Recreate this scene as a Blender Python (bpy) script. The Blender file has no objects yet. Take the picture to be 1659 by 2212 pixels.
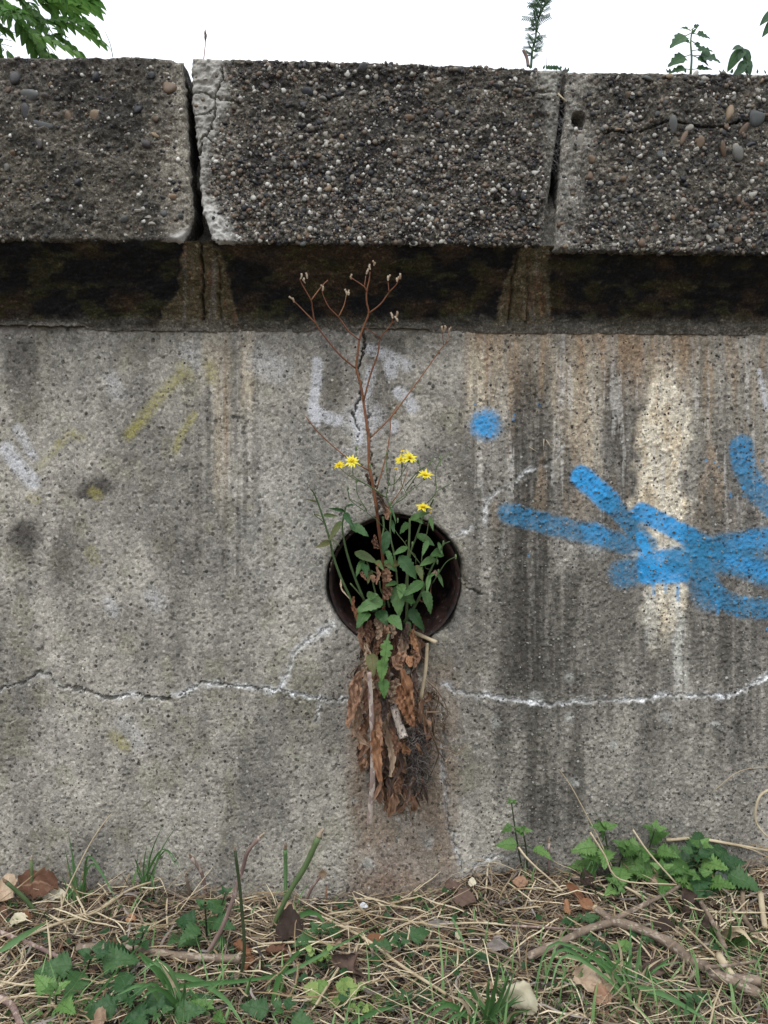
import bpy, math, random
import numpy as np
from mathutils import Vector
R = math.radians
scene = bpy.context.scene
COL = scene.collection
rng = random.Random(7)
nr = np.random.RandomState(11)

# ------------------------------------------------------------ camera
YAW, PITCH, FP = R(2.2), R(3.0), 1661.0
CAM = np.array([-0.038, -1.0, 0.56])
cd = bpy.data.cameras.new('camera'); cam = bpy.data.objects.new('camera', cd); COL.objects.link(cam)
cam.location = CAM; cam.rotation_euler = (R(90) - PITCH, 0, -YAW)
cd.sensor_fit = 'HORIZONTAL'; cd.sensor_width = 36; cd.lens = 36 * FP / 1659
cd.clip_start = 0.02; cd.clip_end = 500
scene.camera = cam
# ------------------------------------------------------------ sky, sun, exposure
W = bpy.data.worlds.new('World'); scene.world = W; W.use_nodes = True
wn = W.node_tree.nodes; wl = W.node_tree.links; wn.clear()
wo = wn.new('ShaderNodeOutputWorld')
sk = wn.new('ShaderNodeTexSky'); sk.sky_type = 'NISHITA'; sk.sun_disc = False
sk.sun_elevation = R(58); sk.sun_rotation = R(150)
b1 = wn.new('ShaderNodeBackground'); b1.inputs[1].default_value = 0.1; wl.new(sk.outputs[0], b1.inputs[0])
tc = wn.new('ShaderNodeTexCoord'); sx = wn.new('ShaderNodeSeparateXYZ'); wl.new(tc.outputs['Generated'], sx.inputs[0])
mr = wn.new('ShaderNodeMapRange'); mr.inputs[1].default_value = 0; mr.inputs[2].default_value = 1
mr.inputs[3].default_value = 0.86; mr.inputs[4].default_value = 1.9; wl.new(sx.outputs[2], mr.inputs[0])
nz = wn.new('ShaderNodeTexNoise'); nz.inputs['Scale'].default_value = 3.5; nz.inputs['Detail'].default_value = 5; wl.new(tc.outputs['Generated'], nz.inputs[0])
cr = wn.new('ShaderNodeValToRGB'); cr.color_ramp.elements[0].position = 0.3; cr.color_ramp.elements[0].color = (0.78, 0.87, 1.0, 1)
cr.color_ramp.elements[1].position = 0.6; cr.color_ramp.elements[1].color = (1, 1, 1, 1); wl.new(nz.outputs[0], cr.inputs[0])
b2 = wn.new('ShaderNodeBackground'); wl.new(cr.outputs[0], b2.inputs[0]); wl.new(mr.outputs[0], b2.inputs[1])
mx = wn.new('ShaderNodeMixShader'); mx.inputs[0].default_value = 0.88
wl.new(b1.outputs[0], mx.inputs[1]); wl.new(b2.outputs[0], mx.inputs[2]); wl.new(mx.outputs[0], wo.inputs[0])
sd = bpy.data.lights.new('sun', 'SUN'); sun = bpy.data.objects.new('sun', sd); COL.objects.link(sun)
sd.energy = 1.0; sd.angle = R(14); sd.color = (1, 0.97, 0.92)
sun.rotation_euler = (R(32), 0, R(-30))
scene.view_settings.view_transform = 'Standard'; scene.view_settings.look = 'None'
scene.view_settings.gamma = 1; scene.view_settings.use_curve_mapping = False
scene.view_settings.exposure = 0.35

# ------------------------------------------------------------ projection between photo space and places in the world
_f = np.array([math.sin(YAW)*math.cos(PITCH), math.cos(YAW)*math.cos(PITCH), -math.sin(PITCH)])
_r = np.array([math.cos(YAW), -math.sin(YAW), 0.0]); _u = np.cross(_r, _f)
def P(px, py, Y=0.0):
    d = _f + _r*((px-829.5)/FP) - _u*((py-1106)/FP)
    return CAM + d*((Y-CAM[1])/d[1])
def toF(x, y, z):
    v = np.stack([x-CAM[0], y-CAM[1], z-CAM[2]], -1)
    w = v@_f
    return 829.5 + FP*(v@_r)/w, 1106 - FP*(v@_u)/w
def PG(px, py, lift=0.0):                # the point of the ground seen at a photo place
    d = _f + _r*((px-829.5)/FP) - _u*((py-1106)/FP)
    t = 0.6
    for _ in range(60):
        p = CAM + d*t
        if p[2] < float(gz(np.array(p[0]), np.array(p[1]))) + lift or p[1] > -0.004: break
        t += 0.008
    return p
# crops of the photograph that were measured, mapped to photo space
def c3(x, y): return 608.4+.2667*x, 553+.2667*y
def c4(x, y): return 663.6+.2333*x, 1078.4+.2333*y
def c5(x, y): return 663.6+.2333*x, 1410+.2333*y
def g1(x, y): return x/3, 1770+y/3
def g2(x, y): return 553+x/3, 1770+y/3
def g3(x, y): return 1106+x/3, 1770+y/3

# ------------------------------------------------------------ numpy noise
def _h(ix, iy, s):
    n = (ix.astype(np.int64)*374761393 + iy.astype(np.int64)*668265263 + s*1442695041) & 0xffffffff
    n = ((n ^ (n >> 13))*1274126177) & 0xffffffff
    return ((n ^ (n >> 16)) & 0xffff)/65535.0
def vn(x, y, s=0):
    x = np.asarray(x, float); y = np.asarray(y, float)
    ix = np.floor(x); iy = np.floor(y); fx = x-ix; fy = y-iy
    fx = fx*fx*(3-2*fx); fy = fy*fy*(3-2*fy)
    a = _h(ix, iy, s); b = _h(ix+1, iy, s); c = _h(ix, iy+1, s); d = _h(ix+1, iy+1, s)
    return (a*(1-fx)+b*fx)*(1-fy) + (c*(1-fx)+d*fx)*fy
def fbm(x, y, s=0, o=4):
    r = 0; a = 0.5; t = 0
    for i in range(o):
        r = r + a*vn(x*2**i, y*2**i, s+i*17); t += a; a *= .5
    return r/t
def sst(a, b, x):
    t = np.clip((x-a)/(b-a), 0, 1); return t*t*(3-2*t)
def pdist(X, Y, pts):                    # distance to a polyline, and the parameter along it
    best = np.full(X.shape, 1e9)
    for (ax, ay), (bx, by) in zip(pts[:-1], pts[1:]):
        dx, dy = bx-ax, by-ay; L = dx*dx+dy*dy+1e-9
        t = np.clip(((X-ax)*dx+(Y-ay)*dy)/L, 0, 1)
        best = np.minimum(best, np.hypot(X-ax-t*dx, Y-ay-t*dy))
    return best
def blob(X, Y, cx, cy, rx, ry): return np.exp(-(((X-cx)/rx)**2 + ((Y-cy)/ry)**2))
def band(X, Y, x0, x1, y0, y1, s=12, sy=40):
    return sst(x0-s, x0+s, X)*(1-sst(x1-s, x1+s, X))*sst(y0-sy, y0+sy, Y)*(1-sst(y1-sy, y1+sy, Y))

# ------------------------------------------------------------ objects
def tag(o, label=None, cat=None, group=None, kind=None):
    if label: o['label'] = label
    if cat: o['category'] = cat
    if group: o['group'] = group
    if kind: o['kind'] = kind
    return o
def empty(name, loc, label, cat, group=None):
    o = bpy.data.objects.new(name, None); o.location = loc; o.empty_display_size = .02; COL.objects.link(o)
    return tag(o, label, cat, group)
class MB:
    def __init__(s): s.v = []; s.f = []; s.a = []; s.n = 0
    def add(s, v, f, a=None):
        v = np.asarray(v, float); s.v.append(v); s.f.extend([tuple(int(i)+s.n for i in q) for q in f])
        s.a.append(np.zeros((len(v), 3)) if a is None else a); s.n += len(v); return s
    def build(s, name, mat, parent=None, origin=None, smooth=True):
        V = np.concatenate(s.v)
        if parent is not None: origin = np.array(parent['_o']) if '_o' in parent else np.array(parent.location)
        if origin is None: origin = np.array([0, 0, 0.])
        me = bpy.data.meshes.new(name); me.from_pydata((V-origin).tolist(), [], s.f)
        at = me.attributes.new('lv', 'FLOAT_VECTOR', 'POINT'); at.data.foreach_set('vector', np.concatenate(s.a).astype(np.float32).ravel())
        if smooth: me.polygons.foreach_set('use_smooth', [True]*len(me.polygons))
        me.materials.append(mat)
        o = bpy.data.objects.new(name, me); COL.objects.link(o)
        if parent is not None: o.parent = parent
        else: o.location = origin
        return o
def bigmesh(name, V, Q, mat, attrs={}, parent=None, smooth=True):
    me = bpy.data.meshes.new(name); nq = len(Q); k = Q.shape[1]
    me.vertices.add(len(V)); me.vertices.foreach_set('co', V.astype(np.float32).ravel())
    me.loops.add(nq*k); me.loops.foreach_set('vertex_index', Q.astype(np.int32).ravel())
    me.polygons.add(nq); me.polygons.foreach_set('loop_start', np.arange(nq, dtype=np.int32)*k)
    me.polygons.foreach_set('loop_total', np.full(nq, k, dtype=np.int32))
    me.update(calc_edges=True)
    me.polygons.foreach_set('use_smooth', np.full(nq, smooth))
    for n, a in attrs.items():
        if a.ndim == 2:
            t = me.attributes.new(n, 'FLOAT_COLOR', 'POINT'); t.data.foreach_set('color', np.concatenate([a, np.ones((len(a), 1))], 1).astype(np.float32).ravel())
        else:
            t = me.attributes.new(n, 'FLOAT', 'POINT'); t.data.foreach_set('value', a.astype(np.float32))
    me.materials.append(mat); o = bpy.data.objects.new(name, me); COL.objects.link(o)
    if parent is not None: o.parent = parent
    return o
def gridq(nx, ny):
    i = np.arange(nx*ny).reshape(ny, nx)
    return np.stack([i[:-1, :-1].ravel(), i[:-1, 1:].ravel(), i[1:, 1:].ravel(), i[1:, :-1].ravel()], 1)
def smoothline(pts, n=4):
    p = [np.array(q, float) for q in pts]
    if len(p) < 3: return [p[0]+(p[-1]-p[0])*i/n for i in range(n+1)]
    out = []
    q = [2*p[0]-p[1]] + p + [2*p[-1]-p[-2]]
    for i in range(1, len(q)-2):
        for k in range(n):
            t = k/n; a, b, c, d = q[i-1:i+3]
            out.append(.5*((2*b)+(-a+c)*t+(2*a-5*b+4*c-d)*t*t+(-a+3*b-3*c+d)*t**3))
    out.append(p[-1]); return out
def tube(pts, r0, r1=None, k=6, n=4, wob=0.0, cap=True, sm=True):
    r1 = r0 if r1 is None else r1
    p = smoothline(pts, n) if sm else [np.array(q, float) for q in pts]
    V = []; A = []; m = len(p)
    up = np.array([.13, -.9, .31])
    for i, c in enumerate(p):
        t = p[min(i+1, m-1)]-p[max(i-1, 0)]; t = t/(np.linalg.norm(t)+1e-9)
        a = np.cross(t, up); a /= np.linalg.norm(a)+1e-9; b = np.cross(t, a)
        s = i/(m-1); r = (r0+(r1-r0)*s)*(1+(rng.random()-.5)*wob)
        for j in range(k):
            q = 2*math.pi*j/k; V.append(c+(a*math.cos(q)+b*math.sin(q))*r); A.append((s, j/k, 0))
    F = [(i*k+j, i*k+(j+1) % k, (i+1)*k+(j+1) % k, (i+1)*k+j) for i in range(m-1) for j in range(k)]
    if cap:
        F.append(tuple(range(k))[::-1]); F.append(tuple((m-1)*k+j for j in range(k)))
    return np.array(V), F, np.array(A)

# leaf blades -------------------------------------------------
def leaf_geo(L, Wd, n=12, shape='lance', serr=0.0, bend=.5, fold=.25, wave=0.0, seed=0, lobes=0):
    r = random.Random(seed); V = []; A = []; cols = [-1, -.5, 0, .5, 1]
    ang = 0; x = z = 0
    for i in range(n+1):
        t = i/n
        if shape == 'lance': w = math.sin(math.pi*min(1, t**.75))**.9
        elif shape == 'ovate': w = (math.sin(math.pi*t**.6))**.8*(1-.15*t)
        elif shape == 'heart': w = min(1, (t*5.5)**.7)*(1-t)**.85*1.25
        elif shape == 'blade': w = min(1, t*6)*(1-t**2.2)
        else: w = math.sin(math.pi*t)
        if t > .98: w = 0
        if lobes: w *= .55+.45*abs(math.cos(t*math.pi*lobes))
        if serr: w *= (1+serr*(1 if i % 2 else -1)*.5)
        for c in cols:
            xx = x + (serr*L/n*.5 if abs(c) == 1 and i % 2 else 0)
            V.append((xx, c*w*Wd/2, z + fold*abs(c)*w*Wd/2 + wave*Wd*(r.random()-.5)*(abs(c)) + wave*Wd*.4*math.sin(t*17+c*3)))
            A.append((t, abs(c), w))
        ang -= bend/n; x += L/n*math.cos(ang); z += L/n*math.sin(ang)
    F = [(i*5+j, (i+1)*5+j, (i+1)*5+j+1, i*5+j+1) for i in range(n) for j in range(4)]
    return np.array(V), F, np.array(A)
def frame(b, d, nrm):
    d = np.array(d, float); d /= np.linalg.norm(d)+1e-9; nrm = np.array(nrm, float)
    y = np.cross(nrm, d); y /= np.linalg.norm(y)+1e-9; z = np.cross(d, y)
    return np.array(b, float), np.stack([d, y, z], 0)
def place(g, fr): return g[0]@fr[1]+fr[0], g[1], g[2]
def ribbon(pts, w, cr=.3, seed=0, n=7, cup=.5, taper=True):
    p = smoothline(pts, n); m = len(p); r = random.Random(seed); V = []; A = []; K = 9
    tw = r.uniform(-.8, .8); ph = r.random()*9
    off = [r.uniform(-1, 1) for _ in range(m*K)]
    for i, c in enumerate(p):
        t = p[min(i+1, m-1)]-p[max(i-1, 0)]; t = t/(np.linalg.norm(t)+1e-9)
        a = np.cross(t, np.array([0, -1, 0.1])); a /= np.linalg.norm(a)+1e-9; b = np.cross(a, t)
        s = i/(m-1); th = tw*math.sin(s*5+ph)
        a2 = a*math.cos(th)+b*math.sin(th); b2 = b*math.cos(th)-a*math.sin(th)
        ww = w*(.3+.7*math.sin(math.pi*min(1, s*1.02)**.8) if taper else 1)*(1+cr*.9*r.uniform(-1, 1))
        for j in range(K):
            u = (j/(K-1)-.5)*2
            V.append(c+a2*u*ww/2+b2*(cup*(u*u-.4)*ww*.5+cr*ww*.42*off[i*K+j]+cr*ww*.55*math.sin(u*6+s*16+ph)+cr*ww*.35*math.sin(u*3-s*31+ph*2))+t*cr*ww*.6*r.uniform(-1, 1)*(abs(u)))
            A.append((s, abs(u), 1))
    F = [(i*K+j, (i+1)*K+j, (i+1)*K+j+1, i*K+j+1) for i in range(m-1) for j in range(K-1)]
    return np.array(V), F, np.array(A)

# ------------------------------------------------------------ materials
class NT:
    def __init__(s, name):
        m = bpy.data.materials.new(name); m.use_nodes = True; s.m = m; s.t = m.node_tree; s.t.nodes.clear()
        s.out = s.n('ShaderNodeOutputMaterial'); s.bs = s.n('ShaderNodeBsdfPrincipled'); s.l(s.bs.outputs[0], s.out.inputs[0])
    def n(s, k, **kw):
        o = s.t.nodes.new(k)
        for a, b in kw.items(): setattr(o, a, b)
        return o
    def l(s, a, b): s.t.links.new(a, b)
    def put(s, inp, v):
        if hasattr(v, 'is_linked') or isinstance(v, bpy.types.NodeSocket): s.l(v, inp)
        else: inp.default_value = v
    def coord(s): return s.n('ShaderNodeTexCoord').outputs['Object']
    def noise(s, sc, det=4, co=None, rough=.6, stretch=None):
        o = s.n('ShaderNodeTexNoise'); o.inputs['Scale'].default_value = sc; o.inputs['Detail'].default_value = det; o.inputs['Roughness'].default_value = rough
        c = co or s.coord()
        if stretch:
            mp = s.n('ShaderNodeMapping'); mp.inputs['Scale'].default_value = stretch; s.l(c, mp.inputs[0]); c = mp.outputs[0]
        s.l(c, o.inputs['Vector']); return o.outputs[0]
    def vor(s, sc, out='Distance', feat='F1', rnd=1):
        o = s.n('ShaderNodeTexVoronoi', feature=feat); o.inputs['Scale'].default_value = sc; s.l(s.coord(), o.inputs['Vector']); return o.outputs[out]
    def ramp(s, v, els, const=False):
        o = s.n('ShaderNodeValToRGB'); c = o.color_ramp
        if const: c.interpolation = 'CONSTANT'
        while len(c.elements) < len(els): c.elements.new(.5)
        for e, (p, col) in zip(c.elements, els):
            e.position = p; e.color = (col, col, col, 1) if not isinstance(col, (tuple, list)) else (*col, 1)
        s.l(v, o.inputs[0]); return o.outputs[0]
    def math(s, op, a, b=0.0, clamp=False):
        o = s.n('ShaderNodeMath', operation=op); o.use_clamp = clamp; s.put(o.inputs[0], a); s.put(o.inputs[1], b); return o.outputs[0]
    def mix(s, fac, a, b, mode='MIX'):
        o = s.n('ShaderNodeMix', data_type='RGBA', blend_type=mode)
        s.put(o.inputs[0], fac)
        for i, v in ((6, a), (7, b)):
            if isinstance(v, (tuple, list)): v = (*v, 1) if len(v) == 3 else v
            s.put(o.inputs[i], v)
        return o.outputs[2]
    def attr(s, name, out='Fac'): return s.n('ShaderNodeAttribute', attribute_name=name).outputs[out]
    def bump(s, h, st=.5, dist=.002, prev=None):
        o = s.n('ShaderNodeBump'); o.inputs['Strength'].default_value = st; o.inputs['Distance'].default_value = dist
        s.l(h, o.inputs['Height'])
        if prev: s.l(prev, o.inputs['Normal'])
        return o.outputs[0]
    def fin(s, col, rough=.9, nrm=None, spec=.3):
        s.put(s.bs.inputs['Base Color'], (*col, 1) if isinstance(col, tuple) and len(col) == 3 else col)
        s.put(s.bs.inputs['Roughness'], rough); s.bs.inputs['Specular IOR Level'].default_value = spec
        if nrm: s.l(nrm, s.bs.inputs['Normal'])
        return s.m
def mat_wall():
    k = NT('weathered_concrete'); base = k.attr('base', 'Color'); paint = k.attr('paint', 'Color'); pm = k.attr('pmask'); gr = k.attr('grit')
    fine = k.noise(520, 3, rough=.75); mid = k.noise(90, 5, rough=.7); v = k.vor(300, 'Color'); vd = k.vor(300)
    sep = k.n('ShaderNodeSeparateColor'); k.l(v, sep.inputs[0])
    c = k.mix(1.0, base, k.ramp(fine, [(.28, .6), (.5, .97), (.72, 1.38)]), 'MULTIPLY')
    c = k.mix(1.0, c, k.ramp(mid, [(.25, .82), (.5, 1.0), (.75, 1.15)]), 'MULTIPLY')
    # sand grains of several colours, dark pits and pale chips
    g = k.mix(.55, c, k.mix(1.0, c, k.ramp(sep.outputs[0], [(0, .5), (.4, .85), (.8, 1.25), (1, 1.7)]), 'MULTIPLY'))
    v2 = k.vor(150, 'Color'); vd2 = k.vor(150); s2 = k.n('ShaderNodeSeparateColor'); k.l(v2, s2.inputs[0])
    size = k.math('ADD', k.math('MULTIPLY', k.math('POWER', s2.outputs[1], 2.2), .40), k.math('MULTIPLY', k.math('SUBTRACT', k.noise(420, 2), .5), .35))
    dot = k.math('MULTIPLY', k.math('LESS_THAN', vd2, size), k.math('GREATER_THAN', s2.outputs[0], .62))
    g = k.mix(k.math('MULTIPLY', dot, .72), g, (.045, .042, .038))
    wd = k.math('MULTIPLY', k.math('LESS_THAN', vd2, .26), k.math('LESS_THAN', s2.outputs[0], .06))
    g = k.mix(k.math('MULTIPLY', wd, .75), g, (.55, .53, .48))
    q4 = k.math('MULTIPLY', k.math('MULTIPLY', pm, k.math('SUBTRACT', 1.0, pm)), 4.0)
    nn = k.math('ADD', k.math('MULTIPLY', k.math('SUBTRACT', fine, .5), 1.9), k.math('MULTIPLY', k.math('SUBTRACT', k.noise(160, 3), .5), 1.2))
    mm = k.math('ADD', pm, k.math('MULTIPLY', nn, q4), clamp=True)
    mm = k.math('MULTIPLY', mm, k.math('SUBTRACT', 1.0, k.math('MULTIPLY', dot, .5)))
    g = k.mix(mm, g, k.mix(1.0, paint, k.ramp(fine, [(.3, .72), (.7, 1.15)]), 'MULTIPLY'))
    hgt = k.math('ADD', k.math('MULTIPLY', fine, .5), k.math('SUBTRACT', k.math('MULTIPLY', k.noise(430, 3), .5), k.math('MULTIPLY', dot, .35)))
    return k.fin(g, .93, k.bump(hgt, .8, .0018), .2)
def mat_coping():
    k = NT('exposed_aggregate_concrete'); base = k.attr('base', 'Color')
    fine = k.noise(430, 4, rough=.8); mid = k.noise(70, 5, rough=.7)
    v = k.vor(330, 'Color'); sep = k.n('ShaderNodeSeparateColor'); k.l(v, sep.inputs[0])
    gf = k.ramp(k.attr('grit'), [(.05, .25), (.3, 1.)]); c = k.mix(gf, base, k.mix(1.0, base, k.ramp(fine, [(.3, .35), (.5, .95), (.72, 2.2)]), 'MULTIPLY'))
    c = k.mix(1.0, c, k.ramp(mid, [(.28, .62), (.5, 1.05), (.75, 1.45)]), 'MULTIPLY')
    c = k.mix(k.attr('grit'), c, k.mix(1.0, c, k.ramp(sep.outputs[0], [(0, .35), (.5, .8), (.85, 1.4), (1, 3.2)]), 'MULTIPLY'))
    h = k.math('ADD', fine, k.math('MULTIPLY', sep.outputs[1], .5))
    return k.fin(c, .92, k.bump(k.math('MULTIPLY', h, gf), 1.0, .003), .25)
def mat_stone(name, els, isl=True, rough=.55):
    k = NT(name); r = k.n('ShaderNodeNewGeometry').outputs['Random Per Island'] if isl else k.n('ShaderNodeObjectInfo').outputs['Random']
    c = k.ramp(r, els)
    c = k.mix(1.0, c, k.ramp(k.noise(260, 4, rough=.7), [(.3, .55), (.7, 1.3)]), 'MULTIPLY')
    return k.fin(c, rough, k.bump(k.noise(500, 2), .4, .0006), .35)
def mat_plant(name, c1, c2, vein=None, trans=.25, rough=.5, spot=None, nsc=60, isl=False, veinw=.1):
    k = NT(name); rnd = k.n('ShaderNodeNewGeometry').outputs['Random Per Island'] if isl else k.n('ShaderNodeObjectInfo').outputs['Random']
    f = k.math('ADD', k.math('MULTIPLY', k.noise(nsc, 4), .9), k.math('MULTIPLY', k.math('SUBTRACT', rnd, .5), .7), clamp=True)
    c = k.mix(k.ramp(f, [(.25, 0.), (.7, 1.)]), c1, c2)
    if vein:
        sp = k.n('ShaderNodeSeparateXYZ'); k.l(k.n('ShaderNodeAttribute', attribute_name='lv').outputs['Vector'], sp.inputs[0])
        mid = k.ramp(sp.outputs[1], [(0, 1.), (veinw, .0)])
        sv = k.math('ABSOLUTE', k.math('SINE', k.math('MULTIPLY', k.math('SUBTRACT', sp.outputs[0], k.math('MULTIPLY', sp.outputs[1], .22)), 22.0)))
        side = k.ramp(sv, [(0, .55), (.16, 0.)])
        c = k.mix(k.math('MULTIPLY', k.math('MAXIMUM', mid, side), .5), c, vein)
        nrm = k.bump(k.math('SUBTRACT', 1.0, k.math('MAXIMUM', mid, side)), .5, .0012)
    else: nrm = k.bump(k.noise(300, 3), .35, .001)
    if spot: c = k.mix(k.ramp(k.noise(nsc*1.7, 3), [(.6, 0.), (.68, 1.)]), c, spot)
    m = k.fin(c, rough, nrm, .35)
    if trans:
        tr = k.n('ShaderNodeBsdfTranslucent'); k.l(c, tr.inputs[0]); mxs = k.n('ShaderNodeMixShader'); mxs.inputs[0].default_value = trans
        k.l(k.bs.outputs[0], mxs.inputs[1]); k.l(tr.outputs[0], mxs.inputs[2]); k.l(mxs.outputs[0], k.out.inputs[0])
    return m
M = {}
M['wall'] = mat_wall(); M['coping'] = mat_coping()
STC = [(0, (.02, .022, .028)), (.3, (.05, .048, .047)), (.5, (.12, .10, .08)), (.65, (.20, .17, .13)), (.78, (.12, .07, .045)), (.86, (.33, .31, .27)), (1, (.6, .58, .53))]
M['grit'] = mat_stone('small_aggregate', STC)
M['pebble_dark'] = mat_stone('dark_flint', [(0, (.018, .02, .026)), (.5, (.045, .045, .05)), (1, (.09, .075, .07))], False, .4)
M['pebble_brown'] = mat_stone('brown_flint', [(0, (.085, .055, .035)), (.5, (.15, .10, .065)), (1, (.27, .2, .13))], False, .45)
M['pebble_pale'] = mat_stone('pale_flint', [(0, (.22, .2, .17)), (.5, (.32, .3, .26)), (1, (.5, .48, .43))], False, .5)
M['pebble_grey'] = mat_stone('grey_flint', [(0, (.07, .075, .075)), (.5, (.12, .125, .12)), (1, (.18, .17, .15))], False, .5)
M['wallgrit'] = mat_stone('wall_grit', [(0, (.04, .037, .033)), (.3, (.09, .082, .07)), (.65, (.2, .19, .165)), (1, (.33, .31, .28))], rough=.9)
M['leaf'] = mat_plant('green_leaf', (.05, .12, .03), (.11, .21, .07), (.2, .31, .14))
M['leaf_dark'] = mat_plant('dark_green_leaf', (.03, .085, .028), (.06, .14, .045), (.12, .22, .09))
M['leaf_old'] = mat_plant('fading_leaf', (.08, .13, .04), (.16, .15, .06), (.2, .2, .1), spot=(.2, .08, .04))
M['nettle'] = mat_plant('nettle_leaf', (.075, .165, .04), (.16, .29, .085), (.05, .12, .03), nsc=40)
M['nettle_dark'] = mat_plant('dark_nettle_leaf', (.026, .08, .026), (.06, .135, .045), (.10, .19, .07), nsc=40)  # darker green leaf colour for some of the nettles and the sprouts
M['stem'] = mat_plant('green_stem', (.07, .12, .045), (.12, .17, .07), None, 0, .6)
M['stem_dark'] = mat_plant('dark_stem', (.02, .035, .015), (.05, .07, .03), None, 0, .6)
M['deadstem'] = mat_plant('russet_dry_stem', (.16, .06, .03), (.3, .14, .07), None, 0, .6, nsc=30)
M['seed'] = mat_plant('dry_seed_head', (.24, .17, .11), (.42, .34, .25), None, .1, .8)
M['petal'] = mat_plant('yellow_petal', (.78, .62, .02), (.85, .75, .07), None, .25, .6)
M['floret'] = mat_plant('orange_yellow_floret', (.68, .46, .01), (.78, .58, .03), None, .1, .7)
M['dead'] = mat_plant('dry_brown_leaf', (.14, .07, .042), (.40, .24, .155), (.46, .3, .2), .2, .85, nsc=70)
M['dead_orange'] = mat_plant('dry_orange_leaf', (.2, .09, .045), (.42, .225, .12), (.45, .28, .17), .2, .8, nsc=70)
M['dead_pale'] = mat_plant('dry_tan_leaf', (.32, .22, .15), (.55, .42, .3), (.4, .28, .2), .15, .85, nsc=50)
M['dead_dark'] = mat_plant('rotten_dark_leaf', (.04, .026, .02), (.13, .085, .065), None, .05, .85, nsc=60)
M['straw'] = mat_plant('dry_straw', (.25, .18, .10), (.62, .53, .37), None, 0, .7, nsc=25, isl=True)
M['straw_dark'] = mat_plant('old_straw', (.055, .042, .031), (.28, .215, .15), None, 0, .8, nsc=25, isl=True)
M['paleroot'] = mat_plant('dry_root', (.12, .08, .05), (.3, .22, .15), None, 0, .85, isl=True)
M['fibre'] = mat_plant('grey_root_fibre', (.05, .042, .038), (.3, .26, .23), None, 0, .9, isl=True)
M['grass'] = mat_plant('grass_blade', (.07, .16, .04), (.2, .32, .12), (.16, .28, .1), .25, .5, nsc=20, isl=True)
M['grass_obj'] = mat_plant('grass_blade_single', (.07, .17, .05), (.17, .31, .13), None, .25, .45, nsc=14)
M['geranium'] = mat_plant('lime_leaf', (.16, .27, .07), (.3, .4, .13), (.2, .3, .1), .25, .6)
M['paper'] = mat_plant('cream_paper', (.55, .5, .36), (.72, .67, .52), None, .1, .8)
M['plastic'] = mat_plant('white_plastic', (.7, .74, .78), (.85, .87, .9), None, .2, .4)
M['treeleaf'] = mat_plant('tree_leaf', (.07, .17, .035), (.14, .27, .06), (.2, .3, .1), .5, .5, nsc=8)
M['weedleaf'] = mat_plant('wall_top_leaf', (.03, .08, .035), (.06, .13, .05), (.12, .2, .1), .3, .55)
def mat_bark(name, c1, c2, c3, sc=(60, 60, 9), sm=.55):
    k = NT(name); n1 = k.noise(1.0, 5, stretch=sc, rough=.7); n2 = k.noise(1.0, 3, stretch=(sc[0]*1.6, sc[1]*1.6, sc[2]*4))
    c = k.mix(k.ramp(n1, [(.35, 0.), (.65, 1.)]), c1, c2); c = k.mix(k.ramp(n2, [(sm, 0.), (sm+.06, 1.)]), c, c3)
    return k.fin(c, .85, k.bump(n1, .7, .002), .25)
M['bark'] = mat_bark('purple_brown_bark', (.15, .10, .09), (.27, .19, .165), (.42, .34, .29))
M['pale_bark'] = mat_bark('mottled_stick_bark', (.30, .21, .19), (.46, .36, .32), (.66, .57, .5), (70, 70, 14), .5)
M['birch'] = mat_bark('peeling_pale_bark', (.30, .25, .21), (.60, .53, .46), (.06, .045, .045), (160, 160, 50), .53)
M['branch'] = mat_bark('grey_brown_bark', (.13, .1, .075), (.26, .2, .15), (.36, .3, .24), (60, 60, 60))
M['cutwood'] = mat_bark('cut_wood', (.5, .38, .24), (.62, .5, .35), (.3, .2, .12))
M['trunk'] = mat_bark('tree_bark', (.06, .05, .04), (.12, .1, .08), (.17, .15, .12), (9, 9, 2))
def mat_soil():
    k = NT('litter_soil'); n1 = k.noise(60, 6, rough=.75); v = k.noise(300, 4, rough=.8)
    c = k.mix(k.ramp(n1, [(.35, 0.), (.65, 1.)]), (.03, .022, .016), (.1, .075, .05)); c = k.mix(k.ramp(v, [(.6, 0.), (.68, 1.)]), c, (.25, .19, .12))
    return k.fin(c, .95, k.bump(v, 1, .004), .15)
M['soil'] = mat_soil()
def mat_pipe():
    k = NT('rusty_pipe'); n1 = k.noise(1, 5, stretch=(60, 12, 60), rough=.75); n2 = k.noise(140, 3)
    c = k.mix(k.ramp(n1, [(.4, 0.), (.62, 1.)]), (.010, .008, .008), (.045, .019, .014)); c = k.mix(k.ramp(n2, [(.62, 0.), (.7, 1.)]), c, (.2, .17, .16))
    return k.fin(c, k.ramp(n1, [(.3, .35), (.7, .8)]), k.bump(n1, .8, .002), .4)
M['pipe'] = mat_pipe()
M['web'] = NT('cobweb').fin((.5, .5, .5), .6)

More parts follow.
